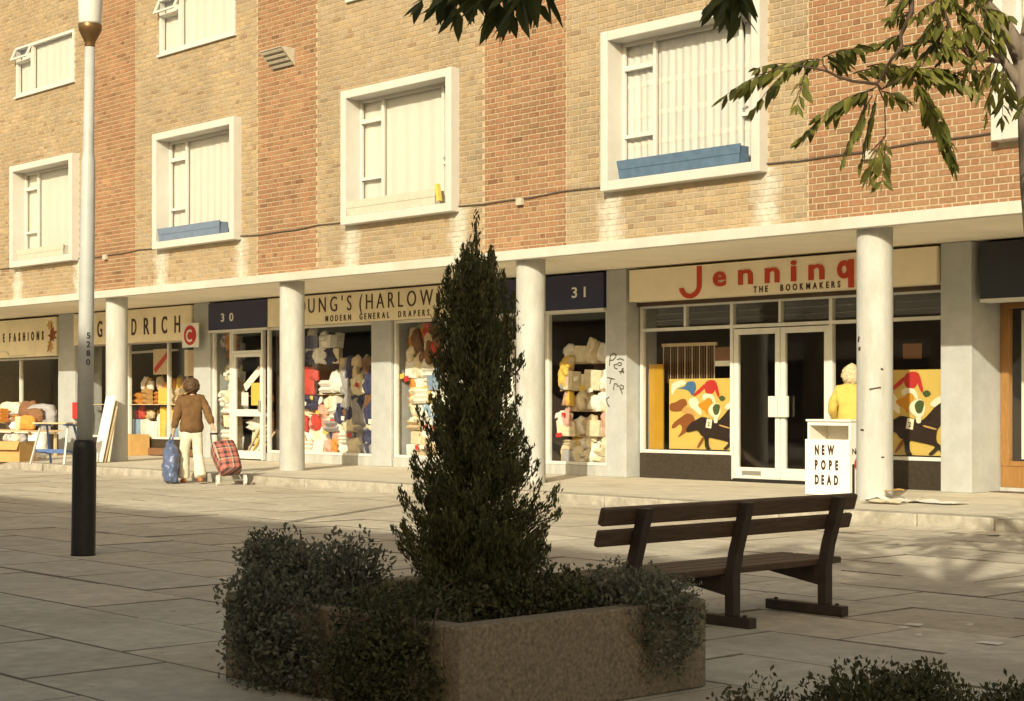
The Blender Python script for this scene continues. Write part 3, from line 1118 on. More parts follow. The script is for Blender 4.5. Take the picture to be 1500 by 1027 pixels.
def plain_window(a, b, z0, z1, riser=None, muls=(), S=0.05, m='alu', yo=0.0):
    r = [(a, a + S, z0, z1), (b - S, b, z0, z1), (a + S, b - S, z0 + .001, z0 + S), (a + S, b - S, z1 - S, z1 - .001)]
    for x in muls:
        r.append((x - S / 2, x + S / 2, z0 + S, z1 - S))
    f = bar_frame('shop_window', r, m, 19.18 + yo, 19.26 + yo)
    xs = [a + S] + [v for x in muls for v in (x - S / 2, x + S / 2)] + [b - S]
    for u, v in zip(xs[::2], xs[1::2]):
        pane(f, u, v, z0 + S, z1 - S, GLY + yo)
    if riser:
        bx('stall_riser', riser, block, a, b, 19.16 + yo, 19.27 + yo, 0.003, z0 - 0.002)
    return f
def glass_door(a, b, z0=0.03, z1=2.15, mid=0.95, top=2.60):
    d = bar_frame('door', [(a, a + 0.07, z0, z1), (b - 0.07, b, z0, z1), (a + .0705, b - .0705, z1 - 0.08, z1), (a + .0705, b - .0705, z0, z0 + 0.16), (a + .0705, b - .0705, mid - 0.07, mid + 0.07)], Y0=18.98, Y1=19.03)
    pane(d, a + 0.07, b - 0.07, z0 + 0.16, mid - 0.07, 19.0)
    pane(d, a + 0.07, b - 0.07, mid + 0.07, z1 - 0.08, 19.0)
    bx('handle', 'steel', d, b - 0.055, b - 0.02, 18.92, 18.97, 0.98, 1.2, bevel=0.005)
    f = bar_frame('door_frame', [(a - 0.05, a - .001, 0.01, top), (b + .001, b + 0.05, 0.01, top), (a, b, z1 + 0.003, z1 + 0.05), (a, b, top - 0.05, top - .001)], Y0=18.96, Y1=19.04)
    pane(f, a, b, z1 + 0.05, top - 0.05, 19.0)
    return d

plain_window(-20.13, -18.73, 0.165, 2.63, 'column', yo=-0.22)
glass_door(-21.03, -20.19)
plain_window(-24.12, -21.22, 0.17, 2.63, 'column', muls=(-22.7,), yo=-0.22)
plain_window(-28.16, -24.74, 0.17, 2.63, 'column', muls=(-27.35,), yo=-0.22)
plain_window(-30.16, -29.47, 0.17, 2.63, 'column', yo=-0.22)
glass_door(-29.40, -28.38)
plain_window(-35.92, -30.83, 0.36, 2.50, 'riser', muls=(-34.0, -32.3))
plain_window(-43.5, -37.25, 0.40, 2.25, 'riser', muls=(-41.4, -39.3))
# the oak framed shop at the right hand end
def oak_front():
    r = [(-12.16, -12.045, 0.335, 2.45), (-8.0, -7.9, 0.335, 2.45), (-12.044, -8.001, 0.335, 0.40), (-12.044, -8.001, 2.38, 2.45)]
    f = bar_frame('shop_window', r, 'oak', 19.56, 19.66)
    tag(f, 'orange varnished timber window frame')
    pane(f, -12.045, -8.0, 0.40, 2.38, 19.60)
    bx('stall_riser', 'oak', block, -12.16, -7.9, 19.57, 19.64, 0.06, 0.333)
    bx('plinth', 'column', block, -12.165, -7.9, 19.55, 19.65, 0.002, 0.058)
    bx('bulkhead', 'interior', block, -12.165, -7.0, 19.58, 19.7, 2.452, 3.22)
oak_front()
wb_ = bx('window_backing_board', 'paper', None, -12.0, -9.2, 19.80, 19.83, 0.42, 2.36)
tag(wb_, 'plain white board standing behind the orange timber framed window', 'board')

# ================================================================ SIGNS
SY = 18.86
def fascia(name, label, m, x0, x1, z0, z1, trim=None, Y=SY, cat='sign'):
    e = empty(name, ((x0 + x1) / 2, Y + 0.1, z0), label, cat)
    bx('board', m, e, x0, x1, Y, Y + 0.26, z0, z1, bevel=0.004)
    if trim:
        bx('trim', trim, e, x0 - 0.003, x1 + 0.003, Y - 0.006, Y + 0.25, z0 - 0.045, z0 - 0.002)
    return e
XF = lambda px: fx(px, SY)

s1 = fascia('shop_sign', 'beige fascia board with big red lower case lettering over glass double doors', 'beige_sign', -18.17, -12.66, 2.70, 3.185)
for x in (XF(1070), XF(1205)):
    bx('panel_joint', 'cream_sign', s1, x - 0.006, x + 0.006, SY - 0.002, SY + 0.01, 2.702, 3.183)
# the large J with its swept hook
def big_j():
    xr, xl = XF(1028), XF(995)
    w = 0.085
    pts_o, pts_i = [], []
    cx, cz, ro = (xl + xr) / 2 - 0.0, 2.90, (xr - xl) / 2
    ri = ro - w
    out = [(xr, 3.165), (xr - w, 3.165)]
    inner = []
    outer = []
    for k in range(13):
        a = math.pi * k / 12 * 0.93
        inner.append((cx + ri * math.cos(a), cz - 0.0 - 0.9 * ri * math.sin(a) - 0.01))
        outer.append((cx + ro * math.cos(a), cz - 0.0 - 0.92 * ro * math.sin(a)))
    poly = out + inner + outer[::-1]
    MB().prism(poly, SY - 0.018, SY + 0.002).build('letter', 'red_letter', s1)
big_j()
for ch, a, b in (('e', 1045, 1064), ('n', 1082, 1103), ('n', 1121, 1142), ('i', 1159, 1167), ('n', 1185, 1208)):
    text_parts(s1, 'red_letter', SY, 0.018, s=ch, x0=XF(a), x1=XF(b), z0=2.85, z1=3.16, bold=0.02, sx=((XF(b) - XF(a)) / (lambda v: (v[:, 0].max() - v[:, 0].min()))(glyph(ch, 0.02)[0])) / (0.31 / (lambda v: v[:, 1].max() - v[:, 1].min())(glyph('H', 0.02)[0])))
def letter_q():
    # bowl and straight tail, as on the board
    x0, x1 = XF(1227), XF(1251)
    cx, cz = x0 + 0.115, 2.965
    ring = []
    n = 20
    mb = MB()
    for k in range(n):
        a0, a1 = 2 * math.pi * k / n, 2 * math.pi * (k + 1) / n
        q = [(cx + 0.115 * math.cos(a0), cz + 0.125 * math.sin(a0)), (cx + 0.115 * math.cos(a1), cz + 0.125 * math.sin(a1)),
             (cx + 0.045 * math.cos(a1), cz + 0.055 * math.sin(a1)), (cx + 0.045 * math.cos(a0), cz + 0.055 * math.sin(a0))]
        mb.prism(q, SY - 0.018, SY + 0.002)
    mb.build('letter', 'red_letter', s1)
    MB().prism([(x1 - 0.085, 2.715), (x1, 2.715), (x1, 3.095), (x1 - 0.085, 3.095)], SY - 0.019, SY + 0.002).build('letter_tail', 'red_letter', s1)
letter_q()
text_parts(s1, 'red_letter', SY, 0.018, s='s', x0=XF(1270), x1=XF(1270) + 0.22, z0=2.85, z1=3.16, bold=0.035)
text_parts(s1, 'brown_letter', SY, 0.008, name='small_letter', s='THE  BOOKMAKERS', x0=XF(1104), x1=XF(1231), z0=2.725, z1=2.815, bold=0.02, sx=0.8)

s2 = fascia('number_sign', 'dark navy number fascia marked 31 beside the graffiti pillar', 'navy', -21.18, -18.73, 2.635, 3.19, 'alu')
text_parts(s2, 'paper', SY, 0.01, s='31', x0=XF(838), x1=XF(858), z0=2.82, z1=2.985, sx=1.3, bold=0.01)
s3 = fascia('shop_sign', 'cream drapers fascia with dark brown capital lettering beside the conifer', 'cream_sign', -28.0, -21.25, 2.635, 3.19)
bx('edge_strip', 'brown_letter', s3, -28.0, -21.25, SY - 0.004, SY + 0.02, 3.191, 3.205)
text_parts(s3, 'brown_letter', SY, 0.012, s="UNG'S", x0=XF(452), x1=XF(515), z0=2.86, z1=3.13, bold=-0.008, sx=0.85)
text_parts(s3, 'brown_letter', SY, 0.012, s='YO', x0=XF(452) - 0.66, x1=XF(452) - 0.10, z0=2.86, z1=3.13, bold=-0.008, sx=0.85)
text_parts(s3, 'brown_letter', SY, 0.012, s='(HARLOW)', x0=XF(527), x1=XF(645), z0=2.86, z1=3.13, bold=-0.008, sx=0.85)
text_parts(s3, 'brown_letter', SY, 0.008, name='small_letter', s='MODERN GENERAL DRAPERS', x0=XF(477), x1=XF(629), z0=2.675, z1=2.785, bold=0.012, sx=0.8, space=1.2)
s4 = fascia('number_sign', 'dark navy number fascia marked 30 next to the drapers', 'navy', -30.16, -28.02, 2.635, 3.19, 'alu')
text_parts(s4, 'paper', SY, 0.01, s='30', x0=XF(324), x1=XF(342), z0=2.80, z1=2.965, sx=1.3, bold=0.01)
s5 = fascia('shop_sign', 'cream fascia with tall spaced dark capitals partly behind the first round column', 'cream_sign', -35.93, -30.82, 2.47, 3.19)
lw = XF(154) - XF(143)
for ch, a, b in (('G', 143, 150), ('O', 157, 164), ('O', 171, 178), ('D', 193, 200), ('R', 211, 219), ('I', 225, 228), ('C', 237, 245), ('H', 256, 264)):
    gv = glyph(ch, 0.01)[0]
    hv = glyph('H', 0.01)[0]
    sx = ((XF(b) - XF(a)) / (gv[:, 0].max() - gv[:, 0].min())) / (0.36 / (hv[:, 1].max() - hv[:, 1].min()))
    text_parts(s5, 'brown_letter', SY, 0.012, s=ch, x0=XF(a), x1=XF(b), z0=2.63, z1=2.99, bold=0.01, sx=sx)
s6 = fascia('shop_sign', 'beige fascia at the left end with dark deco capitals and a russet flower', 'cream_sign', -44.0, -36.78, 2.26, 3.17)
text_parts(s6, 'brown_letter', SY, 0.012, s='FASHIONS', x0=XF(14), x1=XF(64), z0=2.64, z1=2.85, bold=0.035, sx=0.6)
text_parts(s6, 'brown_letter', SY, 0.012, s='CE', x0=XF(-6), x1=XF(7), z0=2.64, z1=2.85, bold=0.02, sx=0.6)
rr = random.Random(4)
for cx, cz, s in ((XF(74), 2.98, 0.16), (XF(77), 2.74, 0.19), (XF(74), 2.48, 0.15)):
    pts = []
    for k in range(14):
        a = 2 * math.pi * k / 14
        q = s * (1.0 if k % 2 else 0.55) * rr.uniform(0.8, 1.15)
        pts.append((cx + q * math.cos(a) * 1.2, cz + q * math.sin(a)))
    MB().prism(pts, SY - 0.006 - 0.001 * s, SY + 0.002).build('flower', 'p_brown' if s > 0.17 else 'p_tan', s6)
MB().tube([(XF(70), SY - 0.006, 2.36), (XF(74), SY - 0.006, 2.55), (XF(77), SY - 0.006, 2.75), (XF(76), SY - 0.006, 3.0)], 0.014, 5).build('stem', 'p_brown', s6)
MB().tube([(XF(-4), SY - 0.02, 2.40), (XF(8), SY - 0.02, 2.41), (XF(12), SY - 0.02, 2.38), (XF(14), SY - 0.02, 2.31), (XF(17), SY - 0.02, 2.285), (XF(40), SY - 0.02, 2.30)], 0.012, 6).build('conduit', 'alu', s6)
s7 = fascia('blank_sign', 'blank blue black fascia over the orange timber shop window', 'dark_fascia', -12.06, -7.0, 2.475, 3.19, 'alu', Y=18.93)

# round red tobacco-style disc on a square board fixed to the pillar
ds = empty('disc_sign', (-30.55, 18.8, 2.2), 'small square white sign with red disc hung on a grey pillar', 'sign')
DX = fx(278.5, 18.72)
bx('board', 'paper', ds, DX - 0.31, DX + 0.31, 18.72, 18.745, 2.30, 2.80)
def disc(r, t, y, m, name, cx, cz, seg=(0, 360), ri=0.0):
    mb = MB()
    n = 28
    a0, a1 = R(seg[0]), R(seg[1])
    for k in range(n):
        u, v = a0 + (a1 - a0) * k / n, a0 + (a1 - a0) * (k + 1) / n
        q = [(cx + r * 1.15 * math.cos(u), cz + r * math.sin(u)), (cx + r * 1.15 * math.cos(v), cz + r * math.sin(v))]
        q += [(cx + ri * 1.15 * math.cos(v), cz + ri * math.sin(v)), (cx + ri * 1.15 * math.cos(u), cz + ri * math.sin(u))] if ri else [(cx, cz)]
        mb.prism(q, y - t, y)
    return mb.build(name, m, ds)
disc(0.205, 0.006, 18.719, 'p_red', 'red_disc', DX, 2.55)
disc(0.13, 0.004, 18.712, 'paper', 'letter_c', DX, 2.54, (50, 310), 0.085)
bx('bracket', 'steel', ds, DX - 0.05, DX + 0.05, 18.747, PILY - 0.002, 2.5, 2.56)

# graffiti on the pillar -------------------------------------------------
gy = PILY - 0.003
gf = empty('graffiti', (-18.5, gy, 1.0), 'dark sprayed scrawl on the grey pillar beside the bookmaker window', 'graffiti')
GP = lambda zx, zy: (fx(870 + zx / 7.333, PILY), CAMZ - (480 + zy / 7.333 - 589.3) * 26.4 / 2495.05)
strokes = [[(178, 300), (172, 350), (168, 410)], [(178, 300), (215, 275), (240, 290), (235, 320), (205, 350), (178, 350)],
           [(215, 400), (250, 395), (275, 375), (300, 385), (290, 410), (260, 410)], [(215, 400), (225, 435), (255, 445)], [(250, 345), (285, 335), (325, 355)],
           [(270, 475), (300, 470), (325, 490)], [(318, 435), (300, 470), (285, 500)], [(300, 440), (325, 480)],
           [(145, 535), (185, 545), (225, 555)], [(190, 545), (180, 575), (172, 605)],
           [(222, 600), (215, 640), (212, 670)], [(222, 600), (255, 610)], [(245, 630), (275, 625)],
           [(285, 615), (320, 630), (315, 660), (285, 660), (280, 630)], [(285, 665), (300, 690), (305, 715)],
           [(165, 745), (135, 770), (145, 815), (170, 855)]]
for st in strokes:
    pts = [(GP(*p)[0], gy, GP(*p)[1]) for p in st]
    mb = MB()
    for a, b in zip(pts[:-1], pts[1:]):
        mb.beam(a, b, 0.004, 0.019, up=(0, 0, 1) if abs(a[2] - b[2]) < abs(a[0] - b[0]) else (1, 0, 0))
    mb.build('stroke', 'graffiti', gf)

# ================================================================ WALL LIGHT, WINDOW BOXES, CURTAINS
wlx0, wlx1 = -24.74, -24.10
wf = empty('wall_floodlight', (-24.4, WALLY, 6.9), 'weathered wedge shaped floodlight with slatted face high on red brick', 'light')
mb = MB()
yb, yf, zt, zb = WALLY - 0.012, WALLY - 0.30, 7.22, 6.93
for xx in (wlx0, wlx1 - 0.012):
    mb.add([(xx, yb, zt), (xx, yf, zt), (xx, yb, zb), (xx + .012, yb, zt), (xx + .012, yf, zt), (xx + .012, yb, zb)], [(0, 1, 2), (3, 5, 4), (0, 3, 4, 1), (1, 4, 5, 2), (2, 5, 3, 0)])
mb.box(wlx0 + .013, wlx1 - .013, yf, yb, zt - 0.012, zt)
mb.build('housing', 'light_box', wf)
n = Vector((0, -(zt - zb), -(yb - yf))).normalized()
A, B = Vector((wlx0 + .014, yf, zt - .014)), Vector((wlx0 + .014, yb - .01, zb))
C, D = Vector((wlx1 - .014, yb - .01, zb)), Vector((wlx1 - .014, yf, zt - .014))
MB().hexa([A, B, C, D, A - n * .01, B - n * .01, C - n * .01, D - n * .01]).build('lens', 'lens', wf)
for k in range(4):
    t = 0.12 + 0.25 * k
    p, q = A.lerp(B, t) + n * 0.012, D.lerp(C, t) + n * 0.012
    MB().beam(p, q, 0.045, 0.012, up=n).build('slat', 'light_box', wf)

def window_box(label, m, x0, x1, z0, z1, tilt=0.0, spout=False):
    e = empty('window_box', ((x0 + x1) / 2, 16.76, z0), label, 'window box', 'boxes on the window sills')
    t = 0.025
    h = (z1 - z0) / 2
    for i, (za, zb) in enumerate(((0, h - 0.003), (h, z1 - z0))):
        MB().hexa([(x0 + .04 - .02 * i, 16.655 - .012 * i, z0 + za), (x1 - .04 + .02 * i, 16.655 - .012 * i, z0 + za + tilt), (x1 - .04 + .02 * i, 16.68 - .012 * i, z0 + za + tilt), (x0 + .04 - .02 * i, 16.68 - .012 * i, z0 + za),
                   (x0 + .02 - .02 * i, 16.643 - .012 * i, z0 + zb), (x1 - .02 + .02 * i, 16.643 - .012 * i, z0 + zb + tilt), (x1 - .02 + .02 * i, 16.668 - .012 * i, z0 + zb + tilt), (x0 + .02 - .02 * i, 16.668 - .012 * i, z0 + zb)]).build('board', m, e, bevel=0.004)
    for xx in (x0 + 0.03, x1 - 0.055):
        bx('end_board', m, e, xx, xx + t, 16.685, 16.84, z0 + 0.003, z1 - 0.02)
    bx('back_board', m, e, x0 + 0.06, x1 - 0.06, 16.845, 16.865, z0 + 0.003, z1 - 0.02)
    bx('soil', 'soil', e, x0 + 0.06, x1 - 0.06, 16.69, 16.84, z0 + 0.01, z1 - 0.07)
    return e
window_box('bright blue window box under the window nearest the bookmaker sign', 'blue_box', -16.27, -14.08, 4.20, 4.45)
window_box('cream window box on the second window from the right', 'cream_box', -22.45, -20.15, 4.20, 4.44)
window_box('slate blue window box on the third window from the right', 'slate_box', -28.40, -26.24, 4.20, 4.44)
window_box('cream window box on the leftmost window with a white surround', 'cream_box', -34.25, -32.15, 4.20, 4.42)
mb = MB().beam((-20.05, 16.64, 4.24), (-20.10, 16.64, 4.50), 0.05, 0.07)
tag(mb.build('plant_stake', 'g_yellow'), 'thin yellow green strip standing beside the cream window box', 'strip')

def curtain(label, x0, x1, z0, z1, Y, m, amp=0.02, per=0.11, seed=0, bands=()):
    r = random.Random(seed)
    nx = int((x1 - x0) / 0.022)
    zs = [z0 + (z1 - z0) * k / 8 for k in range(9)]
    ph = [r.uniform(0, 6.28) for _ in range(4)]
    vs, fs = [], []
    for z in zs:
        t = (z - z0) / (z1 - z0)
        for i in range(nx + 1):
            x = x0 + (x1 - x0) * i / nx
            y = amp * (math.sin(2 * math.pi * x / per + ph[0] + 0.5 * math.sin(x * 3 + ph[1])) + 0.5 * math.sin(2 * math.pi * x / (per * 2.7) + ph[2])) * (0.65 + 0.5 * (1 - t))
            vs.append((x, Y + y, z))
    n1 = nx + 1
    for j in range(8):
        for i in range(nx):
            fs.append((j * n1 + i, j * n1 + i + 1, (j + 1) * n1 + i + 1, (j + 1) * n1 + i))
    o = MB().add(vs, fs).build('curtain', m, None, smooth=True)
    tag(o, label, 'curtain', 'curtains in the flats')
    return o
names = ['pleated white net curtain in the window above the bookmaker sign', 'drawn cream curtain in the second surround window from the right',
         'drawn white curtain in the third surround window from the right', 'drawn white curtain in the leftmost surround window', None]
for i, (x0, x1, z0, z1) in enumerate(WIN[:4]):
    c_ = curtain(names[i], x0 + 0.137, x1 - 0.137, z0 + 0.137, z1 - 0.137, 17.015, 'net' if i == 0 else 'net2', 0.014 if i == 0 else (0, 0.006, 0.009, 0.005)[i], 0.13 if i == 0 else (0, 0.33, 0.24, 0.4)[i], i)
    if i == 0:
        NET = c_
curtain('white curtain in the window behind the tree trunk at the right edge', WIN[5][0] + 0.16, WIN[5][1] - 0.16, 4.22, 6.1, 17.015, 'net2', 0.006, 0.24, 9)
curtain('drawn white curtain in the top left flush window', TOPW[1][0] + 0.02, TOPW[1][1] - 0.02, 7.80, 8.81, 16.90, 'net2', 0.006, 0.31, 21)
curtain('drawn white curtain in the flush window next to the lamp post head', TOPW[2][0] + 0.02, TOPW[2][1] - 0.02, 7.80, 8.81, 16.90, 'net2', 0.006, 0.31, 22)
for k in range(3):      # lace bands across the net curtain over the bookmaker
    z = (4.68, 5.07, 5.49)[k]
    lo = curtain('lace band', WIN[0][0] + 0.14, WIN[0][1] - 0.14, z, z + 0.075, 17.011, 'net2', 0.012, 0.13, 0)
    for key in ('label', 'category', 'group'):
        del lo[key]
    lo.name = 'lace_band'
    lo.parent = NET
    lo.location = lo.location - NET.location

# ================================================================ DISPLAYS IN THE WINDOWS
def crumple(seed, kind, n=12):
    """a soft folded piece about 1 wide, 1 high, 0.35 deep, closed mesh, origin at its bottom centre"""
    r = random.Random(seed)
    off = Vector((r.uniform(-50, 50), r.uniform(-50, 50), r.uniform(-50, 50)))
    vs, fs = [], []
    for side in (0, 1):
        for j in range(n + 1):
            for i in range(n + 1):
                u, v = i / n, j / n
                x, z = u - 0.5, v
                if kind == 'shirt':
                    half = 0.5 if v > 0.62 else 0.30
                    if v > 0.62:
                        z -= abs(x) * 0.35
                    x *= half * 2
                elif kind == 'drape':
                    x *= 0.55 + 0.45 * (1 - v)
                else:
                    rr_ = 1 - 0.30 * (abs(2 * u - 1) ** 3) * (abs(2 * v - 1) ** 3)
                    x *= rr_
                e = min(u, 1 - u, v, 1 - v) * 2
                q = Vector((x * 2.6, z * 2.6, side * 3)) + off
                d = 0.15 * math.sqrt(max(0, e)) + (0.12 * noise.noise(q) + 0.09 * noise.ridged_multi_fractal(q * 0.9, 1.0, 2.0, 3, 0.9, 2.0) * 0.35) * (1 if e > 0 else 0.3)
                if kind == 'drape':
                    d += 0.05 * math.sin(u * 22 + seed)
                w = noise.noise(q * 1.3 + Vector((9, 0, 0))) * 0.09
                y = -d if side == 0 else 0.1 + 0.02 * e
                vs.append((x + w, y, max(0, z + noise.noise(q * 1.1 + Vector((0, 7, 0))) * 0.08)))
    m = (n + 1) ** 2
    for j in range(n):
        for i in range(n):
            a = j * (n + 1) + i
            fs.append((a, a + 1, a + n + 2, a + n + 1))
            fs.append((m + a, m + a + n + 1, m + a + n + 2, m + a + 1))
    rim = [i for i in range(n + 1)] + [j * (n + 1) + n for j in range(1, n + 1)] + [n * (n + 1) + i for i in range(n - 1, -1, -1)] + [j * (n + 1) for j in range(n - 1, 0, -1)]
    for a, b in zip(rim, rim[1:] + rim[:1]):
        fs.append((a, a + m, b + m, b))
    return vs, fs

def stack_shape(seed):
    """folded linen: three or four rounded layers"""
    r = random.Random(seed)
    mb = MB()
    k = r.choice((2, 3, 4))
    for i in range(k):
        z0, z1 = i / k, (i + 0.94) / k
        a, b = 0.5 * r.uniform(0.88, 1), 0.5 * r.uniform(0.88, 1)
        zc = (z0 + z1) / 2
        h = (z1 - z0) / 2
        prof = [(-0.25 + h * 0.6, -h), (-0.30, 0), (-0.25 + h * 0.6, h), (0.28, h), (0.28, -h)]
        vs = [(-a, y, zc + z) for y, z in prof] + [(b, y, zc + z) for y, z in prof]
        fs = [tuple(range(5)), tuple(range(5, 10))[::-1]] + [(i2, i2 + 5, (i2 + 1) % 5 + 5, (i2 + 1) % 5) for i2 in range(5)]
        mb.add(vs, fs)
    return mb.v, mb.f

def packet_shape(seed):
    r = random.Random(seed)
    s = r.uniform(-0.12, 0.12)
    mb = MB().hexa([(-.5, -.2, 0), (.5, -.2, 0), (.5, .2, 0), (-.5, .2, 0), (-.5 + s, -.2, 1), (.5 + s, -.2, 1), (.5 + s, .2, 1), (-.5 + s, .2, 1)])
    mb.hexa([(-.3, -.215, .3), (.3, -.215, .3), (.3, -.203, .3), (-.3, -.203, .3), (-.3, -.215, .7), (.3, -.215, .7), (.3, -.203, .7), (-.3, -.203, .7)])
    return mb.v, mb.f

_gm = {}
def goods_mesh(kind, var, m):
    k = (kind, var, m)
    if k not in _gm:
        if kind in ('shirt', 'drape', 'bundle'):
            v, f = crumple(var * 7 + 3, kind)
        elif kind == 'linen':
            v, f = stack_shape(var)
        else:
            v, f = packet_shape(var)
        me = bpy.data.meshes.new(kind)
        me.from_pydata(v, [], f)
        if kind in ('shirt', 'drape', 'bundle'):
            me.polygons.foreach_set('use_smooth', [True] * len(me.polygons))
        me.materials.append(MT[m])
        _gm[k] = me
    return _gm[k]

NTHS = ('first', 'second', 'third', 'fourth', 'fifth', 'sixth', 'seventh', 'eighth', 'ninth')
NAMES = dict(shirt='garment', drape='hanging_cloth', bundle='folded_garment', linen='folded_linen', packet='packet')
def fill(x0, x1, levels, palette, where, group, seed, Y0=19.14, dy=0.16, kinds=('bundle', 'shirt', 'drape', 'linen', 'packet'), w=(0.17, 0.30), over=0.62, hs=1.0, tagx=''):
    r = random.Random(seed)
    kl = dict(shirt='top', drape='draped cloth', bundle='folded garment', linen='folded linen', packet='packet')
    NTH = ('leftmost', 'second', 'third', 'fourth', 'fifth', 'sixth', 'seventh', 'eighth', 'ninth', 'tenth', 'eleventh', 'twelfth', 'thirteenth', 'fourteenth', 'fifteenth', 'sixteenth', 'seventeenth', 'eighteenth', 'nineteenth', 'twentieth', 'twenty-first', 'twenty-second', 'twenty-third', 'twenty-fourth', 'twenty-fifth', 'twenty-sixth', 'twenty-seventh', 'twenty-eighth')
    for li, (z, h) in enumerate(levels):
        x = x0 + 0.05
        ci = 0
        rowname = ('bottom', 'second', 'third', 'fourth', 'fifth', 'sixth', 'seventh')[li] + ' row' + tagx
        while x < x1 - 0.08:
            ww = r.uniform(*w)
            kd = r.choice(kinds)
            m = r.choice(palette)
            hh = h * r.uniform(0.7, 1.15) * hs
            if kd in ('linen', 'packet'):
                hh *= 0.75
            ww = min(ww, x1 - x)
            o = bpy.data.objects.new(NAMES[kd], goods_mesh(kd, r.randrange(4), m))
            COL.objects.link(o)
            o.location = (x + ww / 2, Y0 + dy * r.random() + 0.05 * (li % 2), z + 0.002)
            o.scale = (ww * r.uniform(1.0, 1.25), 0.42 * r.uniform(0.7, 1.0), hh)
            o.rotation_euler = (r.uniform(-0.1, 0.05), r.gauss(0, 0.16) if kd in ('bundle', 'drape') else r.gauss(0, 0.04), r.uniform(-0.35, 0.35))
            tag(o, '%s %s, %s in %s of %s' % ('brown' if m == 'card' else m[2:], kl[kd], NTH[ci], rowname, where), 'packet' if kd == 'packet' else ('linen' if kd == 'linen' else 'garment'), group)
            x += ww * over
            ci += 1

def display_back(name, label, x0, x1, z1, m, shelves, Y=20.0):
    e = empty(name, ((x0 + x1) / 2, Y, 0.15), label, 'display stand')
    bx('back_panel', m, e, x0, x1, Y, Y + 0.03, 0.17, z1)
    bx('base', m, e, x0, x1, 19.06, Y - 0.002, 0.02, 0.168)
    for z in shelves:
        bx('shelf', 'wood', e, x0 + 0.02, x1 - 0.02, 19.20, Y - 0.004, z - 0.015, z)
    return e

W_ = ['g_white'] * 4 + ['g_cream'] * 3
# number 31 window: shelves of linen
display_back('display_shelves', 'shelves of linen inside the window below the 31 fascia', -20.08, -18.76, 2.1, 'g_brown', (0.62, 1.03, 1.36, 1.80))
fill(-20.05, -18.78, [(0.17, 0.34), (0.40, 0.25), (0.62, 0.36), (1.03, 0.34), (1.36, 0.38), (1.80, 0.36)], W_ + ['g_cream', 'g_white', 'g_yellow', 'g_pink', 'g_grey', 'g_beige'], 'the 31 window', 'goods in the 31 window', 31, w=(0.18, 0.34))
fill(-20.08, -19.72, [(0.75, 0.34), (1.1, 0.32), (1.4, 0.34), (1.68, 0.25)], ['g_pink', 'g_white', 'g_beige', 'g_yellow'], 'the 31 window', 'goods in the 31 window', 32, tagx=' of the front clothes', Y0=19.10, dy=0.04, kinds=('shirt', 'drape'), w=(0.26, 0.34))
# drapers, right-hand window
display_back('display_shelves', 'crowded display steps in the drapers window behind the conifer', -24.08, -21.26, 2.4, 'g_brown', (0.75, 1.25, 1.75))
pal = W_ + ['g_white', 'g_beige', 'g_orange', 'g_yellow', 'g_blue', 'g_beige']
fill(-24.06, -22.2, [(0.17, 0.36), (0.42, 0.36), (0.66, 0.36), (0.90, 0.36), (1.14, 0.36), (1.38, 0.34), (1.60, 0.34)], pal, 'the drapers right window', 'goods in the right drapers window', 3)
fill(-24.06, -22.0, [(1.84, 0.40), (2.06, 0.36), (2.28, 0.3)], ['g_beige', 'g_orange', 'g_brown', 'g_red', 'g_green', 'g_cream'], 'the drapers right window', 'goods in the right drapers window', 4, tagx=' under the fascia', kinds=('shirt', 'drape', 'bundle'))
# drapers, left-hand window
display_back('display_shelves', 'display steps in the drapers window right of the second column', -28.1, -24.8, 2.0, 'g_brown', (0.95, 1.32))
fill(-27.4, -26.1, [(0.17, 0.34), (0.40, 0.34), (0.62, 0.34), (0.82, 0.30)], ['g_orange', 'g_white', 'g_red', 'g_cream', 'g_white', 'g_pink'], 'the drapers left window', 'goods in the left drapers window', 6)
fill(-26.4, -24.85, [(0.17, 0.36), (0.38, 0.36), (0.6, 0.36)], ['g_white', 'g_white', 'g_grey', 'g_navy', 'g_cream'], 'the drapers left window', 'goods in the left drapers window', 7, tagx=' at right')
fill(-26.2, -24.85, [(0.75, 0.5), (1.02, 0.5), (1.3, 0.45), (1.6, 0.4)], ['g_navy', 'g_navy', 'g_grey', 'g_brown', 'g_beige', 'g_cream'], 'the drapers left window', 'goods in the left drapers window', 8, tagx=' of dark clothes', kinds=('shirt', 'drape'))
fill(-27.4, -26.2, [(1.02, 0.34), (1.9, 0.4), (2.2, 0.35)], ['g_white', 'g_cream', 'g_navy'], 'the drapers left window', 'goods in the left drapers window', 9, tagx=' on the step')
fill(-26.7, -25.9, [(1.34, 0.38)], ['g_white', 'g_grey'], 'the drapers left window', 'goods in the left drapers window', 12, tagx=' beside the red jumper', kinds=('bundle', 'linen'))
o = bpy.data.objects.new('garment', goods_mesh('shirt', 2, 'g_red'))
COL.objects.link(o)
o.location = (-27.0, 19.10, 1.30); o.scale = (0.72, 0.4, 0.55)
tag(o, 'bright red jumper pinned up in the drapers window right of the second column', 'garment')
rt = random.Random(55)
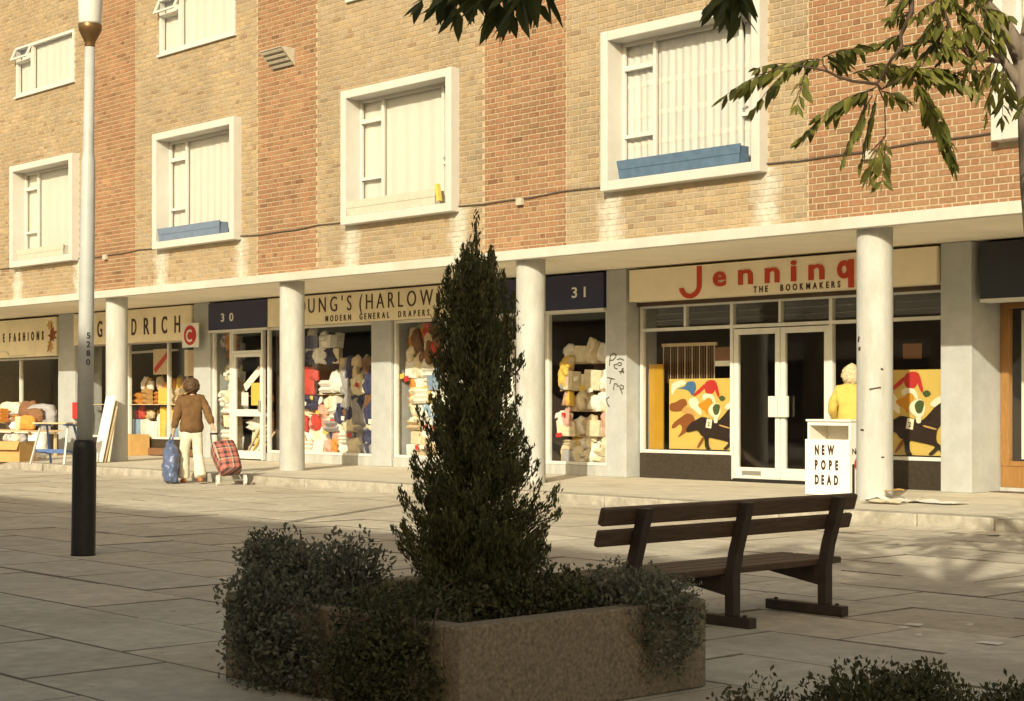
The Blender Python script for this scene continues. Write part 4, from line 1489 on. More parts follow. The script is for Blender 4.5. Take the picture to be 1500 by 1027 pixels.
for (xa, xb, zz, wh, nn) in ((-24.05, -22.9, 1.7, 'drapers right window', 9), (-27.2, -24.9, 1.5, 'drapers left window', 9), (-20.05, -18.8, 1.8, '31 window', 7), (-30.1, -29.5, 1.8, 'narrow window beside the glazed door', 6)):
    for k in range(nn):
        x, z, a_ = xa + (xb - xa) * (k + rt.uniform(.2, .8)) / nn, rt.uniform(0.3, zz), rt.gauss(0, .15)
        w_ = rt.uniform(.04, .07)
        o = MB().beam((x - w_, 19.055, z - w_ * a_), (x + w_, 19.055, z + w_ * a_), 0.003, rt.uniform(.06, .10)).build('price_ticket', rt.choice(('paper', 'paper', 'g_yellow', 'p_red')))
        tag(o, '%s price ticket from the left in the %s' % (NTHS[k], wh), 'price ticket', 'price tickets in the %s' % wh)
# number 30: window and glazed door
display_back('display_shelves', 'packed display in the narrow window below the 30 fascia', -30.12, -29.5, 2.3, 'g_brown', (0.8, 1.3))
fill(-30.12, -29.48, [(0.17, 0.34), (0.42, 0.34), (0.66, 0.34), (0.9, 0.34), (1.14, 0.34), (1.38, 0.34), (1.6, 0.34)], W_ + ['g_beige', 'g_orange', 'g_cream', 'g_brown'], 'the 30 window', 'goods in the 30 window', 10, Y0=19.12, dy=0.12, w=(0.2, 0.3))
fill(-30.12, -29.48, [(1.82, 0.4), (2.05, 0.36), (2.28, 0.3)], ['g_orange', 'g_brown', 'g_grey'], 'the 30 window', 'goods in the 30 window', 13, tagx=' under the fascia', kinds=('drape', 'shirt'))
fill(-29.3, -28.7, [(0.02, 0.4), (0.3, 0.4), (0.6, 0.36)], ['g_white', 'g_cream', 'g_grey'], 'goods behind the 30 door', 'goods behind the 30 door', 14, Y0=19.25)
for i, (x, c) in enumerate(((-28.95, 'wood'), (-28.85, 'g_yellow'), (-28.72, 'g_white'), (-28.62, 'wood'))):
    o = MB().beam((x - 0.25, 19.12 + i * .03, 0.03), (x + 0.25, 19.2 + i * .03, 0.72 - 0.05 * i), 0.035, 0.035).build('broom_handle', c)
    tag(o, ('leftmost', 'second', 'third', 'rightmost')[i] + ' leaning stick behind the glazed door below the 30 fascia', 'stick', 'sticks behind the 30 door')
for nm, m, a, b, c, d, lab, rot in (('notice_card', 'paper', -29.2, -28.96, 1.10, 1.36, 'square white card in the glazed door below the 30 fascia', 0),
                                    ('notice_card', 'g_yellow', -28.85, -28.52, 1.10, 1.55, 'mustard yellow card in the glazed door below the 30 fascia', 0)):
    tag(bx(nm, m, None, a, b, 19.04, 19.047, c, d), lab, 'card')
o = MB().beam((-29.1, 19.055, 1.45), (-28.55, 19.055, 1.82), 0.008, 0.16).build('notice_card', 'paper')
tag(o, 'white banner card hung aslant in the glazed door below the 30 fascia', 'card')

# hardware shop window
bx_ = display_back('display_shelves', 'shelving inside the hardware window behind the first column', -35.8, -30.9, 1.15, 'g_brown', (1.12,), Y=20.6)
hp = ['g_orange', 'g_yellow', 'g_white', 'card', 'g_beige']
fill(-34.2, -31.0, [(1.12, 0.42)], hp, 'the hardware window', 'goods on the hardware shelf', 40, Y0=19.45, tagx=' on the shelf', kinds=('packet', 'packet', 'linen'), w=(0.2, 0.34), over=1.25)
fill(-34.2, -32.0, [(0.36, 0.5)], ['g_white', 'g_blue', 'g_grey', 'g_white'], 'the hardware window', 'goods at the foot of the hardware window', 41, Y0=19.40, kinds=('packet', 'bundle'), w=(0.24, 0.36))
fill(-34.3, -31.0, [(0.78, 0.28)], hp + ['g_brown', 'g_red'], 'the hardware window', 'goods in the middle of the hardware window', 43, Y0=19.5, tagx=' in the middle', kinds=('packet', 'linen', 'bundle'), w=(0.16, 0.28), over=0.9)
fill(-34.3, -31.0, [(1.42, 0.3)], hp + ['g_white', 'g_red'], 'the hardware window', 'goods on top of the hardware shelf', 44, Y0=19.6, tagx=' above the shelf', kinds=('packet', 'bundle', 'drape'), w=(0.16, 0.28), over=1.0)
for i, x in enumerate((-32.9, -32.62)):
    e = MB().lathe([(0.13, 0), (0.14, 0.05), (0.14, 0.65), (0.13, 0.7)], (x, 19.5, 0.37), 14).build('carpet_roll', 'g_yellow', smooth=True)
    tag(e, 'mustard upright roll in the hardware window, ' + ('left' if i == 0 else 'right') + ' of the pair', 'roll', 'rolls in the hardware window')
for i, (x, h, dx) in enumerate(((-32.5, 1.5, .12), (-32.35, 1.45, -.05), (-31.9, 1.2, .1), (-31.75, 1.3, .15), (-31.6, 1.25, -.1), (-31.45, 1.3, .12))):
    o = MB().tube([(x, 19.55, 0.37), (x + dx, 19.75, 0.37 + h)], 0.022, 6).build('broom_handle', 'wood')
    tag(o, ('leftmost', 'second', 'third', 'fourth', 'fifth', 'rightmost')[i] + ' pale broom handle standing in the hardware window', 'broom handle', 'broom handles in the hardware window')
e = empty('waste_basket', (-31.75, 19.45, 0.37), 'cream slatted waste basket in the hardware window beside the walking woman', 'basket')
MB().lathe([(0.16, 0), (0.25, 0.55), (0.235, 0.55), (0.15, 0.02)], (-31.75, 19.45, 0.372), 18).build('body', 'g_cream', e, smooth=True)
MB().lathe([(0.262, 0.50), (0.268, 0.53), (0.262, 0.56)], (-31.75, 19.45, 0.372), 18).build('rim', 'g_white', e, smooth=True)
for x, zz, m, lab, rz in ((-34.5, 1.75, 'p_red', 'narrow red and white poster in the hardware window left of the column', 0),
                          (-32.75, 2.05, 'g_grey', 'pale poster with a red streak at the top of the hardware window', 0),
                          (-31.45, 2.0, 'p_orange', 'orange round poster at the top right of the hardware window', 0)):
    w, h = (0.16, 0.35) if m == 'p_red' else (0.36, 0.28)
    e = empty('poster', (x, 19.30, zz - h), lab, 'poster')
    bx('sheet', 'g_beige' if m != 'p_red' else m, e, x - w, x + w, 19.30, 19.304, zz - h, zz + h)
    if m == 'p_red':
        for q in (0.16, -0.16):
            bx('print', 'paper', e, x - 0.05, x + 0.05, 19.295, 19.299, zz + q - 0.06, zz + q + 0.06)
    elif m == 'g_grey':
        MB().beam((x - 0.3, 19.296, zz - 0.2), (x + 0.3, 19.296, zz + 0.2), 0.003, 0.12).build('print', 'p_red', e)
    else:
        bx('print', 'p_orange', e, x + 0.0, x + 0.33, 19.295, 19.299, zz - 0.2, zz + 0.22)
tl = MB().beam((-35.2, 19.8, 2.30), (-32.9, 19.8, 2.32), 0.05, 0.05).build('tube_light', 'opal')
tag(tl, 'unlit fluorescent tube under the ceiling of the hardware shop', 'tube light')

# bookmaker's displays ---------------------------------------------------
PPOLY = [
    ('p_white', [(222, 430), (330, 405), (345, 440), (262, 470), (225, 540)]),
    ('p_white', [(360, 560), (420, 535), (455, 600), (470, 690), (410, 640), (370, 610)]),
    ('p_brown', [(212, 590), (262, 580), (300, 555), (340, 553), (358, 600), (332, 612), (310, 652), (212, 652)]),
    ('p_tan', [(300, 660), (330, 610), (400, 630), (430, 690), (380, 680)]),
    ('p_brown', [(226, 780), (238, 742), (310, 690), (350, 662), (402, 675), (425, 740), (372, 790), (300, 842), (275, 850), (318, 790), (300, 742), (250, 782)]),
    ('p_blue', [(258, 475), (340, 460), (350, 423), (416, 418), (427, 480), (392, 537), (370, 492), (320, 477)]),
    ('p_white', [(470, 530), (500, 512), (560, 520), (580, 600), (540, 560), (520, 540), (480, 570)]),
    ('p_orange', [(436, 592), (500, 570), (520, 540), (552, 560), (545, 592), (512, 685), (490, 640), (450, 622)]),
    ('p_red', [(488, 446), (515, 414), (566, 410), (582, 440), (562, 518), (498, 514)]),
    ('p_red', [(398, 524), (410, 538), (468, 500), (506, 455), (490, 440), (450, 478)]),
    ('p_red', [(560, 412), (582, 425), (596, 470), (610, 540), (592, 540), (575, 490), (555, 450)]),
    ('p_green', [(598, 545), (630, 525), (658, 552), (622, 576)]),
    ('p_white', [(560, 695), (516, 650), (536, 600), (600, 578), (622, 640), (604, 700)]),
    ('p_green', [(552, 622), (580, 588), (617, 600), (602, 672), (570, 678)]),
    ('p_white', [(640, 620), (690, 570), (738, 560), (738, 600), (680, 640)]),
    ('p_brown', [(430, 925), (480, 835), (500, 845), (450, 925)]),
    ('p_black', [(345, 790), (380, 740), (440, 708), (472, 688), (530, 700), (600, 722), (640, 680), (680, 630), (738, 590), (738, 722), (690, 770), (684, 850), (722, 880), (736, 938), (716, 930), (702, 892), (664, 934), (634, 930), (664, 902), (682, 880), (650, 868), (560, 850), (524, 842), (527, 908), (548, 936), (498, 936), (494, 838), (470, 836), (440, 790), (400, 800), (360, 812)]),
    ('p_tan', [(608, 745), (690, 768), (688, 778), (606, 757)]),
    ('p_white', [(565, 690), (596, 684), (598, 735), (568, 738)]),
    ('p_white', [(515, 703), (556, 710), (547, 777), (504, 770)]),
]
def race_poster(label, x0, x1, z0, z1, Y, flip=False):
    e = empty('racing_poster', ((x0 + x1) / 2, Y, z0), label, 'poster')
    bx('panel', 'p_yellow', e, x0, x1, Y, Y + 0.02, z0, z1)
    U = lambda x: x0 + (x - 208) / 530 * (x1 - x0)
    Z = lambda y: z0 + (938 - y) / 538 * (z1 - z0)
    def soften(p):
        for _ in range(2):
            p = [q for a, b in zip(p, p[1:] + p[:1]) for q in ((a[0] * .78 + b[0] * .22, a[1] * .78 + b[1] * .22), (a[0] * .22 + b[0] * .78, a[1] * .22 + b[1] * .78))]
        return p
    for i, (m, pts) in enumerate(PPOLY):
        pts = soften(pts) if i < len(PPOLY) - 1 else pts
        MB().prism([(U(a), Z(b)) for a, b in pts], Y - 0.0012 * (i + 1), Y - 0.0012 * i - 0.0002).build('print', m, e)
    yb = Y - 0.0012 * len(PPOLY) - 0.001
    text_parts(e, 'p_black', yb, 0.002, name='number', s='2', x0=U(521), x1=U(543), z0=Z(760), z1=Z(728), bold=0.02)
    return e
race_poster('racing poster of a black horse numbered 2 in the window left of the double doors', -17.80, -16.44, 0.45, 1.52, 19.36)
race_poster('racing poster of a black horse numbered 2 in the window right of the double doors', -14.25, -12.85, 0.45, 1.60, 19.36)
o = bx('yellow_board', 'p_gold', None, -18.17, -17.88, 19.30, 19.33, 0.44, 1.75)
tag(o, 'tall golden yellow board at the left edge of the bookmaker window', 'board')
vb = empty('vertical_blind', (-17.5, 19.5, 1.4), 'slatted brown vertical blind with pale headrail in the bookmaker window', 'blind')
bx('headrail', 'g_beige', vb, -18.06, -16.95, 19.47, 19.51, 2.02, 2.07)
for k in range(22):
    x = -18.04 + k * 0.0495
    MB().beam((x, 19.49, 1.46), (x, 19.49, 2.018), 0.004, 0.040, up=(0.9, -0.45, 0)).build('slat', 'g_brown' if k % 3 else 'g_beige', vb)
nc = empty('notice_card', (-16.6, 19.28, 1.7), 'small grey card with white foot hung in the bookmaker window', 'card')
bx('sheet', 'g_brown', nc, -16.80, -16.46, 19.28, 19.285, 1.78, 1.98)
bx('foot_strip', 'paper', nc, -16.80, -16.46, 19.276, 19.286, 1.70, 1.778)
o = bx('notice_card', 'g_brown', None, -13.5, -13.2, 19.32, 19.326, 1.75, 1.95)
tag(o, 'dim brown notice in the bookmaker window above the right racing poster', 'card')

# ================================================================ LAMP POST
lx, ly = -13.09, 6.96
lp = empty('street_lamp', (lx, ly, PAVE), 'tall pale lamp post with black base and white opal head', 'lamp post')
bz = PAVE
MB().lathe([(0.104, 0.0), (0.101, 0.02), (0.100, 0.86), (0.096, 0.90), (0.092, 0.955), (0.075, 0.975)], (lx, ly, bz), 28).build('base_sleeve', 'post_black', lp, smooth=True)
MB().lathe([(0.066, 0.96), (0.064, 2.0), (0.059, 3.33), (0.052, 3.36), (0.047, 3.40), (0.042, 4.29)], (lx, ly, bz), 28).build('shaft', 'post_grey', lp, smooth=True)
MB().lathe([(0.041, 4.285), (0.044, 4.30), (0.044, 4.325), (0.050, 4.34), (0.072, 4.385), (0.096, 4.43), (0.099, 4.475), (0.097, 4.48)], (lx, ly, bz), 28).build('collar', 'bronze', lp, smooth=True)
MB().lathe([(0.090, 4.482), (0.095, 4.50), (0.106, 4.75), (0.118, 5.10), (0.120, 5.16), (0.10, 5.20)], (lx, ly, bz), 28).build('diffuser', 'opal', lp, smooth=True)
MB().lathe([(0.125, 5.165), (0.13, 5.19), (0.09, 5.24), (0.02, 5.26)], (lx, ly, bz), 28).build('cap', 'bronze', lp, smooth=True)
# painted numbers, one above the other, on the side towards the precinct
av = math.atan2(-ly, -lx) + R(17)
nv = Vector((math.cos(av), math.sin(av), 0))
tv = Vector((-math.sin(av), math.cos(av), 0))
for k, ch in enumerate('5280'):
    z0 = 1.70 - 0.0745 * k
    ls = lay_text(ch, 0, 0.032, 0, 0.05, bold=0.01)
    P = ls[0][1]
    mb = MB()
    w = P[:, 0].max()
    mb.add([Vector((lx, ly, z0)) + nv * (0.0655 - P[i, 1] * 0.003) + tv * (P[i, 0] - w / 2) + Vector((0, 0, P[i, 2])) for i in range(len(P))], ls[0][2])
    mb.build('number', 'black', lp)
lp.rotation_euler = (0, 0, 0)
q = Vector((RT.x * 0.013, RT.y * 0.013, 1)).normalized()
lp.rotation_euler = Vector((0, 0, 1)).rotation_difference(q).to_euler()

# ================================================================ BENCH
bn = empty('bench', (-6.55, 7.45, PAVE), 'dark timber slatted bench seen from behind with three legs', 'bench')
for i, Y in enumerate((6.68, 7.52, 8.38)):
    foot = MB().box(-6.86, -6.27, Y - 0.035, Y + 0.035, PAVE + 0.001, PAVE + 0.062).build('foot', 'bench_leg', bn, bevel=0.006)
    for xx in (-6.80, -6.33):
        MB().lathe([(0.012, 0), (0.012, 0.012)], (xx, Y, PAVE + 0.0625), 8).build('bolt', 'bench_leg', foot)
    leg = MB()
    # post with its crank: upright to the seat, then leaning back
    y0, y1 = Y - 0.032, Y + 0.032
    def post(xa, za, xb, zb, w):
        leg.hexa([(xa, y0, za), (xa + w, y0, za), (xa + w, y1, za), (xa, y1, za), (xb, y0, zb), (xb + w, y0, zb), (xb + w, y1, zb), (xb, y1, zb)])
    zs_ = [PAVE + 0.063, 0.17, 0.30, 0.592]
    xs_ = [-6.455, -6.455, -6.43, -6.343]
    vs = []
    for x_, z_ in zip(xs_, zs_):
        vs += [(x_, y0, z_), (x_ + 0.068, y0, z_), (x_ + 0.068, y1, z_), (x_, y1, z_)]
    fs = [(0, 3, 2, 1), (12, 13, 14, 15)]
    for k in range(3):
        for j in range(4):
            fs.append((4 * k + j, 4 * k + (j + 1) % 4, 4 * k + 4 + (j + 1) % 4, 4 * k + 4 + j))
    leg.add(vs, fs)
    lg = leg.build('leg', 'bench_leg', bn, bevel=0.006)
    # tapering arm that carries the seat
    MB().hexa([(-6.94, y0, 0.125), (-6.456, y0, 0.05), (-6.456, y1, 0.05), (-6.94, y1, 0.125), (-6.94, y0, 0.165), (-6.456, y0, 0.165), (-6.456, y1, 0.165), (-6.94, y1, 0.165)]).build('seat_arm', 'bench_leg', bn, bevel=0.005)
lean = Vector((0.095, 0, 0.32)).normalized()
nrm = Vector((lean.z, 0, -lean.x))
for i, (za, w, t) in enumerate(((0.435, 0.094, 0.035), (0.553, 0.100, 0.045))):
    t0 = (za - 0.30) / 0.32
    c = Vector((-6.43 + 0.095 * t0 - 0.024 + (-0.001), 0, za)) - nrm * 0.002
    o = MB().beam((c.x, 6.41, c.z), (c.x, 8.62, c.z), t, w, up=lean).build('back_slat', 'bench', bn, bevel=0.012)
for k in range(4):
    xa = -6.935 + k * 0.122
    MB().box(xa, xa + 0.108, 6.43, 8.60, 0.167, 0.207).build('seat_slat', 'bench', bn, bevel=0.008)

# ================================================================ PLANTER WITH CONIFER AND SHRUBS
pl = empty('planter', (-6.0, 5.1, PAVE), 'low brown raised planter bed holding the conifer', 'planter')
px0, px1, py0, py1, pz = -6.86, -5.15, 4.38, 5.85, 0.27
bx('side_wall', 'planter', pl, px1 - 0.11, px1, py0, py1, PAVE + 0.001, pz, bevel=0.01)
bx('side_wall', 'planter', pl, px0, px0 + 0.11, py0, py1, PAVE + 0.001, pz, bevel=0.01)
bx('side_wall', 'planter', pl, px0 + 0.112, px1 - 0.112, py0 + 0.003, py0 + 0.11, PAVE + 0.001, pz - 0.003, bevel=0.01)
bx('side_wall', 'planter', pl, px0 + 0.112, px1 - 0.112, py1 - 0.11, py1 - 0.003, PAVE + 0.001, pz - 0.003, bevel=0.01)
bx('soil', 'soil', pl, px0 + 0.115, px1 - 0.115, py0 + 0.115, py1 - 0.115, PAVE + 0.002, pz - 0.06)

def leaf_cloud(rs, pts, nrm, size, aspect=0.5):
    """rhombic leaves at pts, each with its own tilt"""
    n = len(pts)
    a = rs.normal(size=(n, 3)) * 0.7 + nrm
    a /= np.linalg.norm(a, axis=1)[:, None]
    b = np.cross(a, rs.normal(size=(n, 3)))
    b /= np.linalg.norm(b, axis=1)[:, None] + 1e-9
    s = (size * rs.uniform(0.6, 1.3, n))[:, None]
    V = np.stack([pts - a * s * 0.5, pts + b * s * aspect * 0.5 + a * s * 0.05, pts + a * s * 0.5, pts - b * s * aspect * 0.5 + a * s * 0.05], 1).reshape(-1, 3)
    Fc = np.arange(4 * n).reshape(-1, 4)
    return V, Fc

def mesh_np(name, V, Fc, m, parent):
    me = bpy.data.meshes.new(name)
    V = V - np.array(wl(parent))
    me.from_pydata(V.tolist(), [], Fc.tolist())
    me.materials.append(MT[m])
    o = bpy.data.objects.new(name, me)
    COL.objects.link(o)
    o.parent = parent
    return o

def shrub(label, base, lobes, n, size, m, seed, group=None, stem_n=7):
    """lobes: (dx, dy, z, rx, ry, rz) clumps above the base"""
    rs = np.random.RandomState(seed)
    e = empty('shrub', base, label, 'shrub', group)
    P, Nn = [], []
    tot = sum(l[3] * l[4] * l[5] for l in lobes)
    mb = MB()
    for l in lobes:
        k = int(n * l[3] * l[4] * l[5] / tot)
        d = rs.normal(size=(k, 3))
        d /= np.linalg.norm(d, axis=1)[:, None]
        r = rs.uniform(0.25, 1.0, k) ** 0.5
        lump = 1 + 0.22 * np.sin(d[:, 0] * 5 + seed) * np.cos(d[:, 2] * 6 + l[0] * 9) + 0.15 * np.sin(d[:, 1] * 9)
        c = np.array([base[0] + l[0], base[1] + l[1], base[2] + l[2]])
        P.append(c + d * (r * lump)[:, None] * np.array([l[3], l[4], l[5]]))
        Nn.append(d * 0.6 + np.array([0, 0, 0.5]))
        for s in range(stem_n):
            q = rs.normal(size=3)
            q /= np.linalg.norm(q)
            end = c + q * np.array([l[3], l[4], l[5]]) * 0.9
            end[2] = max(end[2], base[2] + 0.05)
            mid = (np.array(base) + end) / 2 + rs.normal(size=3) * 0.03
            mid[2] = max(mid[2], base[2] + 0.02)
            mb.tube([(base[0] + rs.uniform(-.04, .04), base[1] + rs.uniform(-.04, .04), base[2]), mid, end], [0.008, 0.006, 0.003], 5)
    V, Fc = leaf_cloud(rs, np.concatenate(P), np.concatenate(Nn), size)
    mesh_np('foliage', V, Fc, m, e)
    mb.build('stems', 'twig', e)
    return e
sz = pz - 0.06          # soil level
shrub('grey green shrub spilling over the left corner of the planter', (-6.60, 4.60, sz), [(-0.02, -0.05, 0.12, 0.22, 0.22, 0.20), (-0.10, -0.12, 0.27, 0.09, 0.09, 0.10), (0.12, -0.22, 0.0, 0.22, 0.24, 0.22), (0.03, -0.14, 0.18, 0.16, 0.16, 0.17)], 9000, 0.028, 'shrub', 1, stem_n=10)
shrub('grey green shrub between the planter corner and the conifer', (-6.36, 4.68, sz), [(0.0, -0.05, 0.13, 0.19, 0.22, 0.19), (0.10, -0.26, -0.06, 0.24, 0.26, 0.24), (0.06, 0.05, 0.18, 0.15, 0.18, 0.16), (0.24, -0.26, -0.2, 0.24, 0.16, 0.2), (-0.1, -0.34, -0.18, 0.26, 0.14, 0.22)], 12000, 0.028, 'shrub', 2, stem_n=10)
shrub('low dark shrub at the foot of the conifer', (-5.85, 4.72, sz), [(0.0, -0.1, 0.0, 0.28, 0.28, 0.15), (0.1, 0.1, 0.05, 0.28, 0.26, 0.14), (0.05, -0.30, -0.12, 0.22, 0.20, 0.22)], 8000, 0.026, 'shrub2', 3)
shrub('spreading dark shrub to the right of the conifer foot', (-5.65, 5.18, sz), [(0.05, 0.0, 0.06, 0.28, 0.32, 0.14), (0.0, 0.2, 0.06, 0.25, 0.25, 0.12)], 7000, 0.026, 'shrub2', 7)
shrub('dark trailing shrub hanging over the near corner of the planter', (-5.55, 4.58, sz), [(0.0, -0.12, 0.0, 0.26, 0.24, 0.16), (0.10, -0.26, -0.16, 0.24, 0.14, 0.22), (-0.12, -0.28, -0.22, 0.24, 0.12, 0.2)], 9000, 0.026, 'shrub2', 17)
shrub('rounded shrub at the right planter end in front of the bench', (-5.40, 5.50, sz), [(0.05, 0.0, 0.06, 0.22, 0.22, 0.17), (0.26, 0.04, -0.04, 0.16, 0.20, 0.20), (0.12, 0.18, 0.05, 0.2, 0.18, 0.14)], 8000, 0.026, 'shrub', 4)
shrub('dark low shrub in the bottom right corner beside the slabs', (-3.26, 4.50, PAVE), [(0.0, 0.05, 0.20, 0.34, 0.36, 0.25), (-0.02, 0.22, 0.25, 0.22, 0.2, 0.2), (-0.25, -0.25, 0.12, 0.28, 0.26, 0.24), (0.2, -0.2, 0.12, 0.3, 0.3, 0.26)], 30000, 0.024, 'shrub2', 5, 'low shrubs in the bottom right corner')
shrub('smaller dark shrub at the very bottom right edge', (-2.80, 4.58, PAVE), [(0.0, 0.1, 0.22, 0.26, 0.26, 0.24), (0.2, 0.2, 0.22, 0.24, 0.24, 0.24), (-0.2, 0.05, 0.12, 0.25, 0.25, 0.2)], 20000, 0.024, 'shrub2', 6, 'low shrubs in the bottom right corner')

def conifer(label, base, H):
    rs = np.random.RandomState(8)
    e = empty('conifer_tree', base, label, 'conifer')
    b = np.array(base)
    prof = [(0.0, 0.33), (0.12, 0.32), (0.22, 0.315), (0.34, 0.30), (0.42, 0.255), (0.50, 0.228), (0.58, 0.21), (0.70, 0.195), (0.78, 0.165), (0.83, 0.115), (0.87, 0.06), (0.93, 0.025), (1.0, 0.010)]
    def rad(t):
        for (a, ra), (c, rc) in zip(prof[:-1], prof[1:]):
            if t <= c:
                return ra + (rc - ra) * (t - a) / (c - a)
        return 0.01
    P, Nn = [], []
    tw = MB()
    tw.tube([tuple(b), tuple(b + [0.01, 0, H * 0.5]), tuple(b + [0, 0.0, H * 0.97])], [0.035, 0.022, 0.004], 7)
    trunk = tw.build('trunk', 'twig', e)
    br = MB()
    clumps = [(0.03 + 0.79 * (k + rs.uniform(0, 1)) / 78, k * 2.39996 + rs.normal() * 0.35, rs.uniform(0.75, 1.15)) for k in range(78)] + [(rs.uniform(0.0, 0.16), 2 * math.pi * k / 26 + rs.normal() * .1, rs.uniform(0.75, 1.15)) for k in range(26)]
    for i in range(680):
        ct, ca, cr = clumps[i % len(clumps)]
        t = min(0.97, max(0, ct + rs.normal() * 0.022))
        ang = ca + rs.normal() * 0.22
        out = np.array([math.cos(ang), math.sin(ang), 0])
        Rr = rad(min(1, t + 0.06)) * cr * rs.uniform(0.6, 1.12)
        z0 = t * H
        L = Rr
        rise = rs.uniform(0.08, 0.26) * (1.0 if t < 0.8 else 0.8)
        pts = []
        for k in range(6):
            s = k / 5
            pts.append(b + out * (L * (1 - (1 - s) ** 1.6)) + np.array([0, 0, z0 + rise * s ** 1.5]) + rs.normal(size=3) * 0.006)
        br.tube([tuple(p) for p in pts], [0.006, 0.005, 0.004, 0.003, 0.0025, 0.001], 4, caps=False)
        pts = np.array(pts)
        m = int(95 * (0.5 + L / 0.3))
        ss = rs.uniform(0.25, 1.0, m)
        idx = np.minimum((ss * 5).astype(int), 4)
        fr = ss * 5 - idx
        c = pts[idx] * (1 - fr)[:, None] + pts[idx + 1] * fr[:, None]
        spread = 0.034 * (1.15 - ss)
        c = c + rs.normal(size=(m, 3)) * spread[:, None] * np.array([1, 1, 1.1])
        d = pts[idx + 1] - pts[idx]
        d /= np.linalg.norm(d, axis=1)[:, None]
        P.append(c)
        Nn.append(d * 0.9 + np.array([0, 0, 0.9]) + rs.normal(size=(m, 3)) * 0.25)
    # upright leaders near the top
    for (dx, dy, h, zt) in ((0, 0, 0.22, 0.90), (0, 0, 0.20, 0.96), (0, 0, 0.12, 1.0), (-0.045, -0.04, 0.2, 0.915), (0.04, 0.045, 0.2, 0.90), (0.085, 0.095, 0.2, 0.85), (-0.085, -0.095, 0.2, 0.86), (0.11, 0.13, 0.2, 0.80), (-0.12, -0.13, 0.2, 0.79), (0.02, -0.06, 0.2, 0.88)):
        m = 190 if zt < 0.95 else (90 if zt < 0.99 else 26)
        s = rs.uniform(0, 1, m)
        c = b + np.array([dx, dy, 0]) + np.stack([rs.normal(size=m) * 0.022 * (1.08 - s), rs.normal(size=m) * 0.022 * (1.08 - s), (zt * H - h) + s * h], 1)
        P.append(c)
        Nn.append(np.tile([0, 0, 1.5], (m, 1)) + rs.normal(size=(m, 3)) * 0.4)
    V, Fc = leaf_cloud(rs, np.concatenate(P), np.concatenate(Nn) * 1.4, 0.030, 0.26)
    mesh_np('crown', V, Fc, 'conifer', e)
    tag(br.build('branches', 'twig', e), kind='stuff')
    return e
conifer('dark upright conifer growing from the planter in front of the drapers', (-5.93, 5.14, sz - 0.03), 1.87)

# ================================================================ BROADLEAF TREES WITH FEATHERED LEAVES
def feather_leaf(tw, V, Fc, p0, p1, r, n=8, L=0.085, sag=0.05):
    p0, p1 = Vector(p0), Vector(p1)
    def pt(s):
        return p0.lerp(p1, s) + Vector((0, 0, sag * (4 * s * (1 - s)) * 0.5 - sag * s * s))
    tw.tube([pt(s / 4) for s in range(5)], [0.004, 0.0035, 0.003, 0.002, 0.001], 4, caps=False)
    ax = (p1 - p0).normalized()
    side = ax.cross(Vector((0, 0, 1)))
    if side.length < 0.2:
        side = ax.cross(Vector((r.uniform(-1, 1), r.uniform(-1, 1), 0.1)))
    side.normalize()
    items = []
    for k in range(n):
        s = 0.12 + 0.84 * k / (n - 1)
        for sg in (-1, 1):
            items.append((s + r.uniform(-0.02, 0.02), sg))
    items.append((1.0, 0))
    for s, sg in items:
        b = pt(min(s, 1))
        d = side * sg * r.uniform(0.35, 0.95) + ax * r.uniform(0.1, 0.8) + Vector((0, 0, -r.uniform(0.3, 1.1)))
        if sg == 0:
            d = ax + Vector((0, 0, -0.4))
        d.normalize()
        w = ax - d * ax.dot(d)
        if w.length < 0.05:
            w = side.copy()
        w.normalize()
        w = Matrix.Rotation(r.gauss(0, 0.55), 3, d) @ w
        nn = d.cross(w)
        l = L * r.uniform(0.75, 1.15) * (0.75 + 0.5 * math.sin(math.pi * min(0.95, s * 0.9 + 0.05)))
        hw = l * r.uniform(0.16, 0.21)
        c = len(V)
        V += [b, b + d * l * 0.35 + w * hw + nn * hw * 0.35, b + d * l * 0.70 + w * hw * 0.75 + nn * hw * 0.2 - Vector((0, 0, l * 0.04)), b + d * l - Vector((0, 0, l * 0.1)),
              b + d * l * 0.70 - w * hw * 0.75 + nn * hw * 0.2 - Vector((0, 0, l * 0.04)), b + d * l * 0.35 - w * hw + nn * hw * 0.35, b + d * l * 0.5]
        Fc += [(c, c + 1, c + 6), (c + 1, c + 2, c + 6), (c + 2, c + 3, c + 6), (c + 3, c + 4, c + 6), (c + 4, c + 5, c + 6), (c + 5, c, c + 6)]

def finish_tree(e, tw, V, Fc, m):
    tag(tw.build('twigs', 'twig', e), kind='stuff')
    mb = MB()
    mb.v = [tuple(v) for v in V]
    mb.f = Fc
    return mb.build('crown', m, e)

